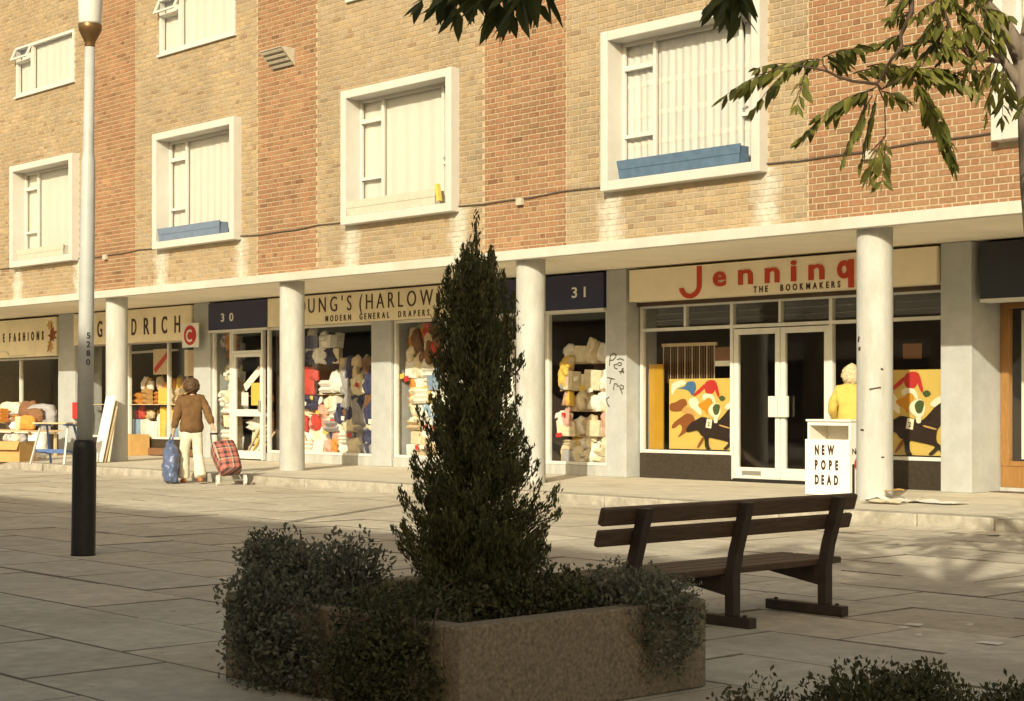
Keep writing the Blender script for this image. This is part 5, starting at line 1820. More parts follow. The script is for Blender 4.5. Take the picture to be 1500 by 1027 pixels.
def right_tree():
    r = random.Random(21)
    D = 9.6
    c = at(1566, 600, D)
    base = (c.x, c.y, PAVE)
    e = empty('ash_tree', base, 'grey barked tree at the right edge with drooping feathered leaves', 'tree')
    A = lambda x, y, d=D: at(x, y, d)
    tr = MB()
    tr.tube([Vector(base), A(1556, 740), A(1542, 560), A(1524, 400), A(1513, 270), A(1508, 150), A(1500, 95), A(1507, 45), A(1516, -10), A(1525, -120), A(1540, -260)],
            [0.105, 0.084, 0.078, 0.072, 0.07, 0.068, 0.062, 0.042, 0.036, 0.028, 0.01], 12)
    tr.tube([A(1500, 92), A(1486, 62), A(1472, 38), A(1450, 14), A(1430, -8), A(1395, -45), A(1350, -90)], [0.058, 0.05, 0.042, 0.037, 0.033, 0.022, 0.01], 10)
    tr.tube([A(1500, 135), A(1487, 112), A(1471, 90), A(1452, 69), A(1425, 32), A(1391, 4), A(1365, -20)], [0.034, 0.031, 0.026, 0.023, 0.02, 0.017, 0.008], 8)
    tr.build('trunk', 'bark', e, smooth=True)
    tw = MB()
    def twig(pts, r0, d0=D, d1=None):
        n = len(pts)
        d1 = d1 or d0
        tw.tube([A(x, y, d0 + (d1 - d0) * i / (n - 1)) for i, (x, y) in enumerate(pts)], [max(0.004, r0 * (1 - 0.6 * i / (n - 1))) for i in range(n)], 6)
    twig([(1473, 90), (1452, 88), (1433, 85), (1418, 80), (1405, 62), (1393, 45), (1380, 8), (1370, -25)], 0.017, D, 9.4)
    twig([(1395, 62), (1377, 69), (1366, 61), (1351, 60), (1338, 66), (1323, 68)], 0.014, 9.5, 9.25)
    twig([(1335, -12), (1335, 19), (1326, 38), (1319, 52), (1321, 68), (1305, 88), (1292, 112), (1284, 123)], 0.016, 9.2, 9.2)
    twig([(1284, 123), (1266, 121), (1249, 119), (1228, 113), (1213, 105), (1196, 101), (1180, 98), (1160, 96)], 0.010, 9.2, 9.05)
    twig([(1213, 105), (1206, 95), (1205, 84)], 0.006, 9.1)
    twig([(1284, 123), (1291, 131), (1303, 124), (1322, 114)], 0.009, 9.2)
    twig([(1370, 98), (1387, 80), (1393, 60)], 0.007, 9.35, 9.5)
    V, Fc = [], []
    # feathered leaves in view: from, to, leaflet length
    LV = [(1165, 97, 1062, 128), (1165, 96, 1105, 150), (1180, 98, 1110, 92), (1205, 88, 1165, 88), (1205, 84, 1262, 66), (1213, 92, 1272, 60), (1213, 84, 1240, 90),
          (1249, 108, 1300, 98), (1270, 98, 1316, 92), (1322, 108, 1425, 118), (1322, 106, 1400, 98), (1340, 108, 1424, 112), (1305, 100, 1345, 96),
          (1284, 128, 1170, 190), (1280, 132, 1200, 160), (1291, 134, 1330, 146), (1278, 140, 1236, 222), (1284, 140, 1262, 226), (1335, 112, 1398, 222), (1340, 116, 1392, 200),
          (1345, 120, 1396, 232), (1295, 200, 1272, 255), (1298, 206, 1292, 262), (1180, 104, 1168, 150), (1318, 52, 1292, 60), (1335, 18, 1300, 25), (1335, 10, 1312, -20),
          (1366, 60, 1400, 72), (1372, 62, 1350, 84), (1377, 68, 1410, 78), (1385, 30, 1350, 48), (1388, 35, 1372, 70), (1395, 50, 1430, 70), (1400, 20, 1432, 44),
          (1425, 32, 1455, 60), (1440, 20, 1466, 60), (1430, 5, 1470, 40), (1455, 88, 1435, 130), (1462, 92, 1445, 160), (1470, 95, 1468, 165), (1458, 92, 1430, 110),
          (1470, 92, 1480, 140), (1375, 0, 1340, 20), (1380, 5, 1360, 40), (1391, 4, 1420, 22), (1410, -10, 1450, 10), (1400, -10, 1370, 12), (1340, -15, 1310, 12), (1360, -20, 1395, 0),
          (1446, 72, 1420, 90), (1405, 62, 1380, 80), (1398, 108, 1440, 100), (1350, 62, 1318, 72), (1425, 30, 1400, 55), (1445, 14, 1478, 20), (1350, 96, 1310, 110)]
    for i, (xa, ya, xb, yb) in enumerate(LV):
        d0 = 9.2 + r.uniform(-0.1, 0.25)
        ln = math.hypot(xb - xa, yb - ya)
        d1 = d0 + r.uniform(-0.12, 0.12)
        feather_leaf(tw, V, Fc, A(xa, ya, d0), A(xb, yb, d1), r, n=max(5, int(ln / 11)), L=0.080 + 0.0002 * ln, sag=0.0012 * ln * 0.35)
    tw.tube([A(1272, 226, 9.2), A(1297, 200, 9.2), A(1296, 150, 9.2), A(1286, 128, 9.2)], 0.004, 5)
    # the rest of the crown, above and to the right of the picture
    for i in range(120):
        x, y = r.uniform(1400, 2000), r.uniform(-420, -30)
        if r.random() < 0.3:
            x, y = r.uniform(1530, 1950), r.uniform(-60, 160)
        d0 = D + r.uniform(-1.2, 1.2)
        p = A(x, y, d0)
        q = p + Vector((r.uniform(-1, 1), r.uniform(-1, 1), r.uniform(-0.6, 0.1))).normalized() * r.uniform(0.25, 0.4)
        feather_leaf(tw, V, Fc, p, q, r, n=7, L=0.09, sag=0.04)
    for x, y in ((1600, -60), (1700, -150), (1560, -240), (1480, -260), (1850, -80), (1750, 60)):
        tw.tube([A(1525, -120 if y < 0 else 40), A((1525 + x) / 2, (y - 120) / 2 - 20, D + r.uniform(-.5, .5)), A(x, y, D + r.uniform(-1, 1))], [0.02, 0.014, 0.005], 6)
    finish_tree(e, tw, V, Fc, 'leaf')
right_tree()

def near_tree():
    r = random.Random(33)
    base = Vector((0.05, -1.05, PAVE))
    e = empty('ash_tree', base, 'tree behind the viewer whose feathered leaves hang in at the top edge', 'tree')
    tr = MB()
    tr.tube([base, base + Vector((0.05, 0.05, 2)), base + Vector((0.0, 0.1, 4)), base + Vector((-0.1, 0.1, 5.75)), base + Vector((-0.05, 0.15, 6.4)), base + Vector((0.1, 0.2, 7.4))], [0.17, 0.14, 0.12, 0.10, 0.06, 0.02], 12)
    top = base + Vector((-0.1, 0.1, 5.7))
    ends = []
    tw = MB()
    for k, (dx, dy, dz) in enumerate(((-1.6, 0.6, 0.75), (-0.8, -1.0, 1.1), (1.3, 0.5, 0.9), (0.5, -1.2, 0.7), (-1.0, 1.2, 1.5), (0.9, 1.1, 1.3), (-1.9, -0.3, 0.4), (0.3, 0.3, 1.9), (1.7, -0.4, 0.6), (-2.4, 0.2, 0.9), (-2.2, 1.0, 1.4), (-1.5, -0.6, 1.5), (-2.7, 0.6, 0.5))):
        en = top + Vector((dx, dy, dz))
        mid = top.lerp(en, 0.5) + Vector((0, 0, 0.12))
        tr.tube([top + Vector((0, 0, 0.1 * (k % 3) - 0.1)), mid, en], [0.065, 0.042, 0.014], 7)
        ends += [mid.lerp(en, t) for t in (0.15, 0.4, 0.6, 0.8, 1.0)]
    # the long low limb that reaches out over the viewer
    A = at
    tr.tube([base + Vector((0.02, 0.05, 3.2)), base + Vector((-0.6, 0.9, 3.6)), A(1010, -330, 2.6), A(900, -140, 3.8), A(800, -62, 4.5), A(700, -40, 4.8), A(640, -30, 4.9)], [0.06, 0.05, 0.036, 0.022, 0.014, 0.009, 0.005], 8)
    tr.build('trunk', 'bark', e, smooth=True)
    V, Fc = [], []
    for (xa, ya, xb, yb, d) in ((720, -42, 615, -8, 4.7), (705, -38, 640, -2, 4.75), (735, -45, 700, -6, 4.6), (800, -60, 728, -4, 4.55), (790, -55, 748, 14, 4.5), (800, -60, 786, -2, 4.6), (760, -50, 722, 18, 4.6), (690, -40, 668, 4, 4.8)):
        feather_leaf(tw, V, Fc, A(xa, ya, d), A(xb, yb, d + 0.1), r, n=5, L=0.095, sag=0.02)
    tw.tube([A(900, -140, 3.8), A(1000, -100, 4.3), A(1080, -40, 4.6)], [0.01, 0.008, 0.004], 6)
    for (xa, ya, xb, yb, d) in ((1085, -45, 1062, 6, 4.6), (1075, -40, 1086, 14, 4.6), (1080, -40, 1048, -8, 4.65)):
        feather_leaf(tw, V, Fc, A(xa, ya, d), A(xb, yb, d + 0.05), r, n=4, L=0.085, sag=0.02)
    for p in ends:
        for j in range(3):
            q = p + Vector((r.uniform(-1, 1), r.uniform(-1, 1), r.uniform(-0.5, 0.3))).normalized() * r.uniform(0.25, 0.45)
            feather_leaf(tw, V, Fc, p, q, r, n=6, L=0.10, sag=0.05)
            tw.tube([p, q], [0.008, 0.004], 4)
    finish_tree(e, tw, V, Fc, 'leaf_shaded')
near_tree()

# ================================================================ NEWSPAPER BIN
nb = empty('newspaper_bin', (-13.08, 17.3, 0), 'white newspaper bin with a headline bill on its front beside a round column', 'newspaper bin')
bx0, bx1, by0, by1, bh = -13.38, -12.72, 17.10, 17.50, 0.92
bx('side_panel', 'plastic_white', nb, bx0, bx0 + 0.03, by0 + 0.01, by1, 0.002, bh)
bx('side_panel', 'plastic_white', nb, bx1 - 0.03, bx1, by0 + 0.01, by1, 0.002, bh)
bx('back_panel', 'plastic_white', nb, bx0 + 0.031, bx1 - 0.031, by1 - 0.03, by1 - 0.002, 0.002, bh)
bx('front_panel', 'plastic_white', nb, bx0 + 0.031, bx1 - 0.031, by0 + 0.012, by0 + 0.035, 0.002, 0.66)
bx('lid', 'plastic_white', nb, bx0 - 0.015, bx1 + 0.015, by0 - 0.015, by1 + 0.01, bh + 0.002, bh + 0.03, bevel=0.008)
bx('head_strip', 'plastic_white', nb, bx0 + 0.031, bx1 - 0.031, by0 + 0.014, by0 + 0.03, 0.875, bh)
bx('inner_shelf', 'g_beige', nb, bx0 + 0.031, bx1 - 0.031, by0 + 0.036, by1 - 0.031, 0.60, 0.63)
hb = bx('headline_bill', 'paper', nb, bx0 - 0.02, bx1 + 0.005, by0 - 0.012, by0 + 0.006, 0.01, 0.70)
for k, wd in enumerate(('NEW', 'POPE', 'DEAD')):
    z0 = 0.505 - 0.185 * k
    wdt = 0.30 if k == 0 else 0.36
    xa = bx0 + 0.13
    text_parts(hb, 'brown_letter', by0 - 0.0125, 0.003, name='headline_letter', s=wd, x0=xa, x1=xa + wdt, z0=z0, z1=z0 + 0.125, bold=0.06, sx=0.55)
# small magazine bill on the right hand side
sb = empty('side_bill', Vector((bx1 + 0.001, 17.2, 0.05)) - wl(nb))
sb.parent = nb
def side_piece(m, ya, yb_, za, zb_, k):
    MB().box(bx1 + 0.001 + 0.001 * k, bx1 + 0.0018 + 0.001 * k, ya, yb_, za, zb_).build('side_print', m, nb)
side_piece('paper', 17.12, 17.47, 0.04, 0.62, 0)
side_piece('p_black', 17.14, 17.19, 0.04, 0.40, 1)
side_piece('p_black', 17.22, 17.42, 0.20, 0.26, 1)
side_piece('p_black', 17.30, 17.46, 0.06, 0.14, 1)
mb = MB()
for k in range(20):
    a0, a1 = 2 * math.pi * k / 20, 2 * math.pi * (k + 1) / 20
    mb.add([(bx1 + 0.0045, 17.27, 0.40), (bx1 + 0.0045, 17.27 + 0.09 * math.cos(a0), 0.40 + 0.09 * math.sin(a0)), (bx1 + 0.0045, 17.27 + 0.09 * math.cos(a1), 0.40 + 0.09 * math.sin(a1))], [(0, 1, 2)])
mb.build('red_spot', 'p_red', nb)
ls = lay_text('Now', 0, 0.2, 0, 0.075, bold=0.02)
mb = MB()
for ch, P, f in ls:
    mb.add([(bx1 + 0.004 - p[1] * 0.002, 17.14 + p[0], 0.52 + p[2]) for p in P], f)
mb.build('side_lettering', 'p_black', nb)
bpy.data.objects.remove(sb)

def paper_sheet(label, c, w, d, seed, m='paper', rz=0.0, h=0.05):
    r = random.Random(seed)
    n = 7
    vs, fs = [], []
    off = Vector((seed * 3.1, seed * 1.7, 0))
    for side in (0, 1):
        for j in range(n + 1):
            for i in range(n + 1):
                x, y = (i / n - .5) * w, (j / n - .5) * d
                z = 0.012 + h * abs(noise.noise(Vector((x * 4, y * 4, 0)) + off)) + (0.004 if side else 0)
                vs.append((x * math.cos(rz) - y * math.sin(rz) + c[0], x * math.sin(rz) + y * math.cos(rz) + c[1], c[2] + z))
    m2 = (n + 1) ** 2
    for j in range(n):
        for i in range(n):
            a = j * (n + 1) + i
            fs += [(a, a + n + 1, a + n + 2, a + 1), (m2 + a, m2 + a + 1, m2 + a + n + 2, m2 + a + n + 1)]
    o = MB().add(vs, fs).build('newspaper', m, smooth=True)
    tag(o, label, 'newspaper', 'newspapers at the column foot')
paper_sheet('crumpled newspaper nearest the foot of the right column', (-11.75, 16.62, 0.0), 0.62, 0.36, 1, rz=0.3, h=0.12)
paper_sheet('open newspaper sheet lying to the right of the crumpled one', (-11.25, 16.72, 0.0), 0.75, 0.34, 2, rz=-0.1, h=0.05)
paper_sheet('small reddish printed page on top of the crumpled newspaper', (-11.72, 16.60, 0.11), 0.22, 0.16, 3, 'p_tan', rz=0.6, h=0.05)
paper_sheet('newspaper page at the kerb below the crumpled one', (-11.62, 16.25, 0.0), 0.5, 0.26, 4, 'g_cream', rz=0.1, h=0.06)

for k, (px, py, w_) in enumerate(((1338, 917, .05), (1322, 921, .03), (1345, 932, .02), (1420, 917, .02), (1448, 944, .07), (1455, 786, .06))):
    d_ = 2495.05 * (CAMZ - PAVE) / (py - 589.3)
    rr_ = (FW + RT * ((px - 750) / 2495.05)) * d_
    o = MB().hexa([(rr_.x - w_, rr_.y - w_ * .4, PAVE + .006), (rr_.x + w_, rr_.y - w_ * .3, PAVE + .007), (rr_.x + w_, rr_.y + w_ * .5, PAVE + .012), (rr_.x - w_ * .8, rr_.y + w_ * .4, PAVE + .007),
                   (rr_.x - w_, rr_.y - w_ * .4, PAVE + .009), (rr_.x + w_, rr_.y - w_ * .3, PAVE + .010), (rr_.x + w_, rr_.y + w_ * .5, PAVE + .016), (rr_.x - w_ * .8, rr_.y + w_ * .4, PAVE + .010)]).build('paper_scrap', 'paper' if k < 5 else 'p_black')
    tag(o, ('largest of the pale scraps right of the bench foot', 'small pale scrap left of the largest one', 'tiny pale scrap below the largest one', 'tiny pale scrap towards the right edge', 'long pale scrap near the bottom right shrub', 'dark scrap on the sunlit slabs near the kerb')[k], 'litter')

# ================================================================ PEOPLE
def wrinkle(ob, amount, size):
    tx_ = bpy.data.textures.new('folds', 'CLOUDS')
    tx_.noise_scale = size
    tx_.noise_depth = 3
    dm = ob.modifiers.new('Folds', 'DISPLACE')
    dm.texture = tx_
    dm.strength = amount
    dm.mid_level = 0.5
    dm.texture_coords = 'GLOBAL'
def skin(name, joints, edges, m, parent, root=0, sub=2):
    me = bpy.data.meshes.new(name)
    keys = list(joints)
    me.from_pydata([joints[k][0] for k in keys], [(keys.index(a), keys.index(b)) for a, b in edges], [])
    ob = bpy.data.objects.new(name, me)
    COL.objects.link(ob)
    ob.parent = parent
    sm = ob.modifiers.new('Skin', 'SKIN')
    sm.use_smooth_shade = True
    if not me.skin_vertices:
        bpy.context.view_layer.objects.active = ob
    lay = me.skin_vertices[0].data
    for i, k in enumerate(keys):
        r = joints[k][1]
        lay[i].radius = r if isinstance(r, tuple) else (r, r)
        lay[i].use_root = (i == root)
    sd_ = ob.modifiers.new('Sub', 'SUBSURF')
    sd_.levels = sd_.render_levels = sub + (1 if name != 'body' else 0)
    if name != 'body':
        wrinkle(ob, 0.022 if name == 'trousers' else 0.035, 0.09)
    me.materials.append(MT[m])
    return ob

def person(label, loc, rz, coat, legs, hair, shoe, armL, armR, legL, legR, skirt=False, s=1.0, hair_len=0.0):
    e = empty('person', loc, label, 'person', rz=rz)
    J = {'pelvis': ((0, 0, .90), (.13, .10)), 'waist': ((0, 0, 1.06), (.115, .09)), 'chest': ((0, .0, 1.26), (.14, .10)), 'neckb': ((0, 0, 1.40), (.06, .055)),
         'neck': ((0, .005, 1.455), (.048, .048)), 'jaw': ((0, .02, 1.505), (.066, .075)), 'head': ((0, .015, 1.56), (.078, .09)), 'crown': ((0, .005, 1.615), (.058, .068)),
         'nose': ((0, .118, 1.545), (.010, .012)), 'earl': ((-.086, .0, 1.55), (.010, .018)), 'earr': ((.086, .0, 1.55), (.010, .018))}
    E_ = [('pelvis', 'waist'), ('waist', 'chest'), ('chest', 'neckb'), ('neckb', 'neck'), ('neck', 'jaw'), ('jaw', 'head'), ('head', 'crown'), ('head', 'nose'), ('head', 'earl'), ('head', 'earr')]
    for sd_, arm, lg in (('l', armL, legL), ('r', armR, legR)):
        sg = -1 if sd_ == 'l' else 1
        el, wr = Vector(arm[0]), Vector(arm[1])
        dn = (wr - el).normalized()
        J['sh' + sd_] = ((sg * .155, 0, 1.355), (.052, .052))
        J['el' + sd_] = (tuple(el), (.038, .038))
        J['wr' + sd_] = (tuple(wr), (.025, .022))
        pm = wr + dn * .06
        J['pa' + sd_] = (tuple(pm), (.032, .018))
        E_ += [('chest', 'sh' + sd_), ('sh' + sd_, 'el' + sd_), ('el' + sd_, 'wr' + sd_), ('wr' + sd_, 'pa' + sd_)]
        for k in range(4):
            a = pm + dn * .035 + Vector((0, (k - 1.5) * .018, 0))
            b = a + dn * (.028 + .006 * (k in (1, 2))) + Vector((-sg * .018, 0, -.004))
            J['fa%d%s' % (k, sd_)] = (tuple(a), (.0085, .0085))
            J['fb%d%s' % (k, sd_)] = (tuple(b), (.007, .007))
            E_ += [('pa' + sd_, 'fa%d%s' % (k, sd_)), ('fa%d%s' % (k, sd_), 'fb%d%s' % (k, sd_))]
        J['th' + sd_] = (tuple(wr + dn * .035 + Vector((-sg * .012, .035, 0))), (.010, .010))
        J['ti' + sd_] = (tuple(wr + dn * .07 + Vector((-sg * .02, .04, 0))), (.008, .008))
        E_ += [('wr' + sd_, 'th' + sd_), ('th' + sd_, 'ti' + sd_)]
        kn, an = Vector(lg[0]), Vector(lg[1])
        J['hip' + sd_] = ((sg * .085, 0, .84), (.085, .085))
        J['kn' + sd_] = (tuple(kn), (.055, .055))
        J['an' + sd_] = (tuple(an), (.033, .036))
        J['to' + sd_] = ((an.x, an.y + .13, an.z - .05), (.035, .022))
        E_ += [('pelvis', 'hip' + sd_), ('hip' + sd_, 'kn' + sd_), ('kn' + sd_, 'an' + sd_), ('an' + sd_, 'to' + sd_)]
    skin('body', J, E_, 'skin', e)
    C = {'hem': ((0, -.005, .77), (.225, .165)), 'hips': ((0, 0, .92), (.205, .15)), 'waist': ((0, 0, 1.08), (.18, .135)), 'chest': ((0, 0, 1.26), (.20, .14)), 'top': ((0, -.005, 1.385), (.13, .10)), 'collar': ((0, -.008, 1.45), (.078, .075))}
    CE = [('hem', 'hips'), ('hips', 'waist'), ('waist', 'chest'), ('chest', 'top'), ('top', 'collar')]
    for sd_, arm in (('l', armL), ('r', armR)):
        sg = -1 if sd_ == 'l' else 1
        el, wr = Vector(arm[0]), Vector(arm[1])
        C['s' + sd_] = ((sg * .175, 0, 1.345), (.085, .085))
        C['e' + sd_] = (tuple(el), (.072, .072))
        C['w' + sd_] = (tuple(el.lerp(wr, .9)), (.058, .058))
        CE += [('chest', 's' + sd_), ('s' + sd_, 'e' + sd_), ('e' + sd_, 'w' + sd_)]
    jk = skin('jacket', C, CE, coat, e)
    MB().tube([(0, -.075, 1.41), (.065, -.03, 1.425), (.06, .06, 1.40), (-.06, .06, 1.40), (-.065, -.03, 1.425), (0, -.075, 1.41)], .022, 6)
    if skirt:
        mb = MB().lathe([(0.155, .80), (.175, .72), (.20, .50), (.205, .42), (.195, .42)], (0, 0, 0), 20)
        o = mb.build('skirt', legs, None, smooth=True, origin=(0, 0, 0))
        o.parent = e
    else:
        T = {'top': ((0, 0, .93), (.15, .115)), 'seat': ((0, 0, .84), (.165, .13))}
        TE = [('top', 'seat')]
        for sd_, lg in (('l', legL), ('r', legR)):
            sg = -1 if sd_ == 'l' else 1
            kn, an = Vector(lg[0]), Vector(lg[1])
            T['t' + sd_] = ((sg * .088, 0, .74), (.098, .10))
            T['k' + sd_] = (tuple(kn), (.085, .085))
            T['c' + sd_] = (tuple(kn.lerp(an, .55)), (.092, .095))
            T['h' + sd_] = (tuple(kn.lerp(an, 0.92)), (.098, .10))
            T['g' + sd_] = (tuple(kn.lerp(an, 1.06)), (.104, .106))
            TE += [('seat', 't' + sd_), ('t' + sd_, 'k' + sd_), ('k' + sd_, 'c' + sd_), ('c' + sd_, 'h' + sd_), ('h' + sd_, 'g' + sd_)]
        skin('trousers', T, TE, legs, e, root=1)
    for lg in (legL, legR):
        an = Vector(lg[1])
        mb = MB()
        secs = [(-.075, .038, .06), (-.03, .042, .075), (.04, .042, .06), (.11, .045, .045), (.165, .038, .035), (.185, .02, .02)]
        vs, fs = [], []
        for y, w, h in secs:
            for k in range(8):
                a = 2 * math.pi * k / 8
                vs.append((an.x + w * math.cos(a), an.y + y, max(an.z - .085, an.z - .085 + h * (.5 + .5 * math.sin(a)))))
        for i in range(5):
            for k in range(8):
                fs.append((i * 8 + k, i * 8 + (k + 1) % 8, i * 8 + 8 + (k + 1) % 8, i * 8 + 8 + k))
        fs += [tuple(range(8))[::-1], tuple(range(40, 48))]
        o = mb.add(vs, fs).build('shoe', shoe, None, smooth=True, origin=(0, 0, 0))
        o.parent = e
    # hair: a full cap, open at the face
    vs, fs = [], []
    nu, nv_ = 22, 12
    for j in range(nv_ + 1):
        th = math.pi * (0.02 + 0.80 * j / nv_)
        for i in range(nu):
            ph = 2 * math.pi * i / nu
            d = Vector((math.sin(th) * math.cos(ph), math.sin(th) * math.sin(ph), math.cos(th)))
            k = 1 + 0.16 * noise.noise(d * 4 + Vector((hair_len * 9, 3, 1))) + 0.07 * noise.noise(d * 11)
            front = max(0, d.y - 0.25)
            dz = front * 0.11 if d.z < 0.3 else 0
            vs.append((d.x * .130 * k, -.006 + d.y * .138 * k * (0.80 if front else 1), 1.555 + d.z * .130 * k + dz - (hair_len * 0.05 * j / nv_ if d.y < 0.3 else 0)))
    for j in range(nv_):
        for i in range(nu):
            fs.append((j * nu + i, (j + 1) * nu + i, (j + 1) * nu + (i + 1) % nu, j * nu + (i + 1) % nu))
    fs.append(tuple(range(nu)))
    o = MB().add(vs, fs).build('hair', hair, None, smooth=True, origin=(0, 0, 0))
    o.parent = e
    sl_ = o.modifiers.new('thick', 'SOLIDIFY')
    sl_.thickness = 0.03
    hs_ = o.modifiers.new('Sub', 'SUBSURF')
    hs_.levels = hs_.render_levels = 2
    wrinkle(o, 0.035, 0.028)
    for sg in (-1, 1):
        o = MB().lathe([(0.002, -.011), (.009, -.006), (.011, 0), (.009, .006), (.002, .011)], (sg * .032, .088, 1.563), 8).build('eye', 'p_black', None, origin=(0, 0, 0))
        o.parent = e
    e.scale = (s, s, s)
    return e

WRZ = R(68)
wx, wy = -23.62, 14.46
person('person in a brown suede jacket and cream trousers walking away with bag and trolley', (wx, wy, PAVE), WRZ, 'jacket', 'trouser', 'hair', 'shoe',
       ((-.235, -.02, 1.08), (-.28, .03, .84)), ((.245, -.08, 1.12), (.30, -.22, .91)), ((-.10, .09, .48), (-.10, .17, .09)), ((.10, -.01, .47), (.11, -.20, .11)), s=1.0)
hx = fx(1247, 18.05)
person('person in a yellow top with white blond hair standing behind the newspaper bin', (hx, 18.05, 0.0), R(35), 'yellow_coat', 'skirt', 'blond', 'p_black',
       ((-.25, .03, 1.08), (-.20, .20, .95)), ((.25, .03, 1.08), (.20, .20, .95)), ((-.09, .02, .47), (-.09, .0, .09)), ((.09, .0, .47), (.09, -.04, .09)), skirt=True, s=0.985, hair_len=0.6)

def local(lx_, ly_, z):
    c, s = math.cos(WRZ), math.sin(WRZ)
    return Vector((wx + lx_ * c - ly_ * s, wy + lx_ * s + ly_ * c, PAVE + z))

# blue sack held in the left hand
def sack():
    e = empty('carrier_bag', local(-.30, .06, 0.02), 'big blue plastic bag hanging from the left hand of the walking person', 'bag', rz=WRZ)
    n, m = 20, 12
    vs, fs = [], []
    for j in range(m + 1):
        t = j / m
        z = 0.0 + 0.66 * t
        wd = 0.165 * (0.80 + 0.45 * math.sin(math.pi * min(1, t * 0.9 + 0.12))) * (1 if t < 0.85 else 1 - (t - .85) * 3.2)
        for i in range(n):
            a = 2 * math.pi * i / n
            k = 1 + 0.13 * noise.noise(Vector((math.cos(a) * 2, math.sin(a) * 2, z * 5))) + 0.06 * math.sin(a * 5 + z * 9)
            vs.append((-.02 + wd * 0.62 * math.cos(a) * k, wd * 1.12 * math.sin(a) * k, z))
    for j in range(m):
        for i in range(n):
            fs.append((j * n + i, j * n + (i + 1) % n, (j + 1) * n + (i + 1) % n, (j + 1) * n + i))
    fs += [tuple(range(n))[::-1], tuple(m * n + i for i in range(n))]
    o = MB().add(vs, fs).build('body', 'blue_bag', None, smooth=True, origin=(0, 0, 0))
    o.parent = e
    hs_ = o.modifiers.new('Sub', 'SUBSURF')
    hs_.levels = hs_.render_levels = 2
    wrinkle(o, 0.11, 0.12)
    for s in (-.03, .03):
        o = MB().tube([(s - .02, -.06, .64), (s * .4, -.03, .76), (0.0, 0, .775), (s * .4, .03, .76), (s - .02, .06, .64)], .008, 6).build('handle', 'blue_bag', None, smooth=True, origin=(0, 0, 0))
        o.parent = e
sack()

def trolley():
    e = empty('shopping_trolley', local(.46, -.92, 0), 'red tartan shopping trolley with white wheels pulled behind the walking person', 'trolley', rz=WRZ)
    def put(mb, name, m, **k):
        o = mb.build(name, m, None, origin=(0, 0, 0), **k)
        o.parent = e
        return o
    a, b = Vector((0, 0, .10)), Vector((-.14, .70, .79))        # axle to handle
    ax = (b - a).normalized()
    for s in (-1, 1):
        put(MB().tube([a + Vector((s * .15, 0, 0)), a.lerp(b, .55) + Vector((s * .13, 0, 0)), b + Vector((s * .06, 0, 0))], .010, 7), 'frame_tube', 'steel', smooth=True)
        w = MB()
        c = Vector((s * .215, -.02, .082))
        w.tube([c - Vector((s * .018, 0, 0)), c + Vector((s * .018, 0, 0))], .080, 18)
        wh = put(w, 'wheel', 'wheel')
        w2 = MB().tube([c - Vector((s * .022, 0, 0)), c + Vector((s * .026, 0, 0))], .022, 10)
        o = w2.build('hub', 'steel', None, origin=(0, 0, 0))
        o.parent = wh
    put(MB().tube([(-.24, -.02, .082), (.24, -.02, .082)], .009, 6), 'axle', 'steel')
    put(MB().tube([b + Vector((-.06, 0, 0)), b + Vector((.06, 0, 0))], .015, 8), 'grip', 'black')
    # the bag in the frame's own axes
    up = ax
    side = Vector((1, 0, 0))
    side = (side - up * side.dot(up)).normalized()
    back = side.cross(up).normalized()
    if back.y > 0:
        back = -back
    bag = bpy.data.objects.new('bag', None)
    mb = MB()
    vs, fs = [], []
    n = 16
    for t, w, d in ((0.03, .155, .085), (.06, .17, .10), (.25, .185, .125), (.45, .19, .135), (.57, .185, .13), (.61, .165, .11), (.625, .09, .06)):
        for i in range(n):
            q = 2 * math.pi * i / n
            cx, cy = math.cos(q), math.sin(q)
            k = 1 / max(abs(cx), abs(cy)) ** 0.75
            vs.append((w * cx * k, -0.13 + d * cy * k, t))
    for j in range(6):
        for i in range(n):
            fs.append((j * n + i, j * n + (i + 1) % n, (j + 1) * n + (i + 1) % n, (j + 1) * n + i))
    fs += [tuple(range(n))[::-1], tuple(6 * n + i for i in range(n))]
    o = mb.add(vs, fs).build('bag', 'tartan', None, smooth=True, origin=(0, 0, 0))
    bpy.data.objects.remove(bag)
    o.name = 'bag'
    o.parent = e
    o.matrix_local = Matrix.Translation(a) @ Matrix((side, -back, up)).transposed().to_4x4()
trolley()

# ================================================================ GOODS SET OUT ON THE WALK, LEFT
def carton(label, c, w, d, h, rz=0.0, fill_m=None, seed=0):
    e = empty('cardboard_box', c, label, 'box', rz=rz)
    def put(name, m, *a):
        o = MB().box(*a).build(name, m, None, origin=(0, 0, 0))
        o.parent = e
        return o
    t = 0.012
    put('side', 'card', -w / 2, w / 2, -d / 2, -d / 2 + t, 0, h)
    put('side', 'card', -w / 2, w / 2, d / 2 - t, d / 2, 0, h)
    put('side', 'card', -w / 2, -w / 2 + t, -d / 2 + t + .001, d / 2 - t - .001, 0, h - .002)
    put('side', 'card', w / 2 - t, w / 2, -d / 2 + t + .001, d / 2 - t - .001, 0, h - .002)
    put('bottom', 'card', -w / 2 + t, w / 2 - t, -d / 2 + t, d / 2 - t, 0.002, 0.02)
    o = MB().hexa([(-w / 2, -d / 2 - .002, h - .002), (w / 2, -d / 2 - .002, h - .002), (w / 2, -d / 2 - .010, h - .004), (-w / 2, -d / 2 - .010, h - .004),
                   (-w / 2, -d / 2 - .08, h - .16), (w / 2, -d / 2 - .08, h - .16), (w / 2, -d / 2 - .09, h - .162), (-w / 2, -d / 2 - .09, h - .162)]).build('flap', 'card', None, origin=(0, 0, 0))
    o.parent = e
    return e
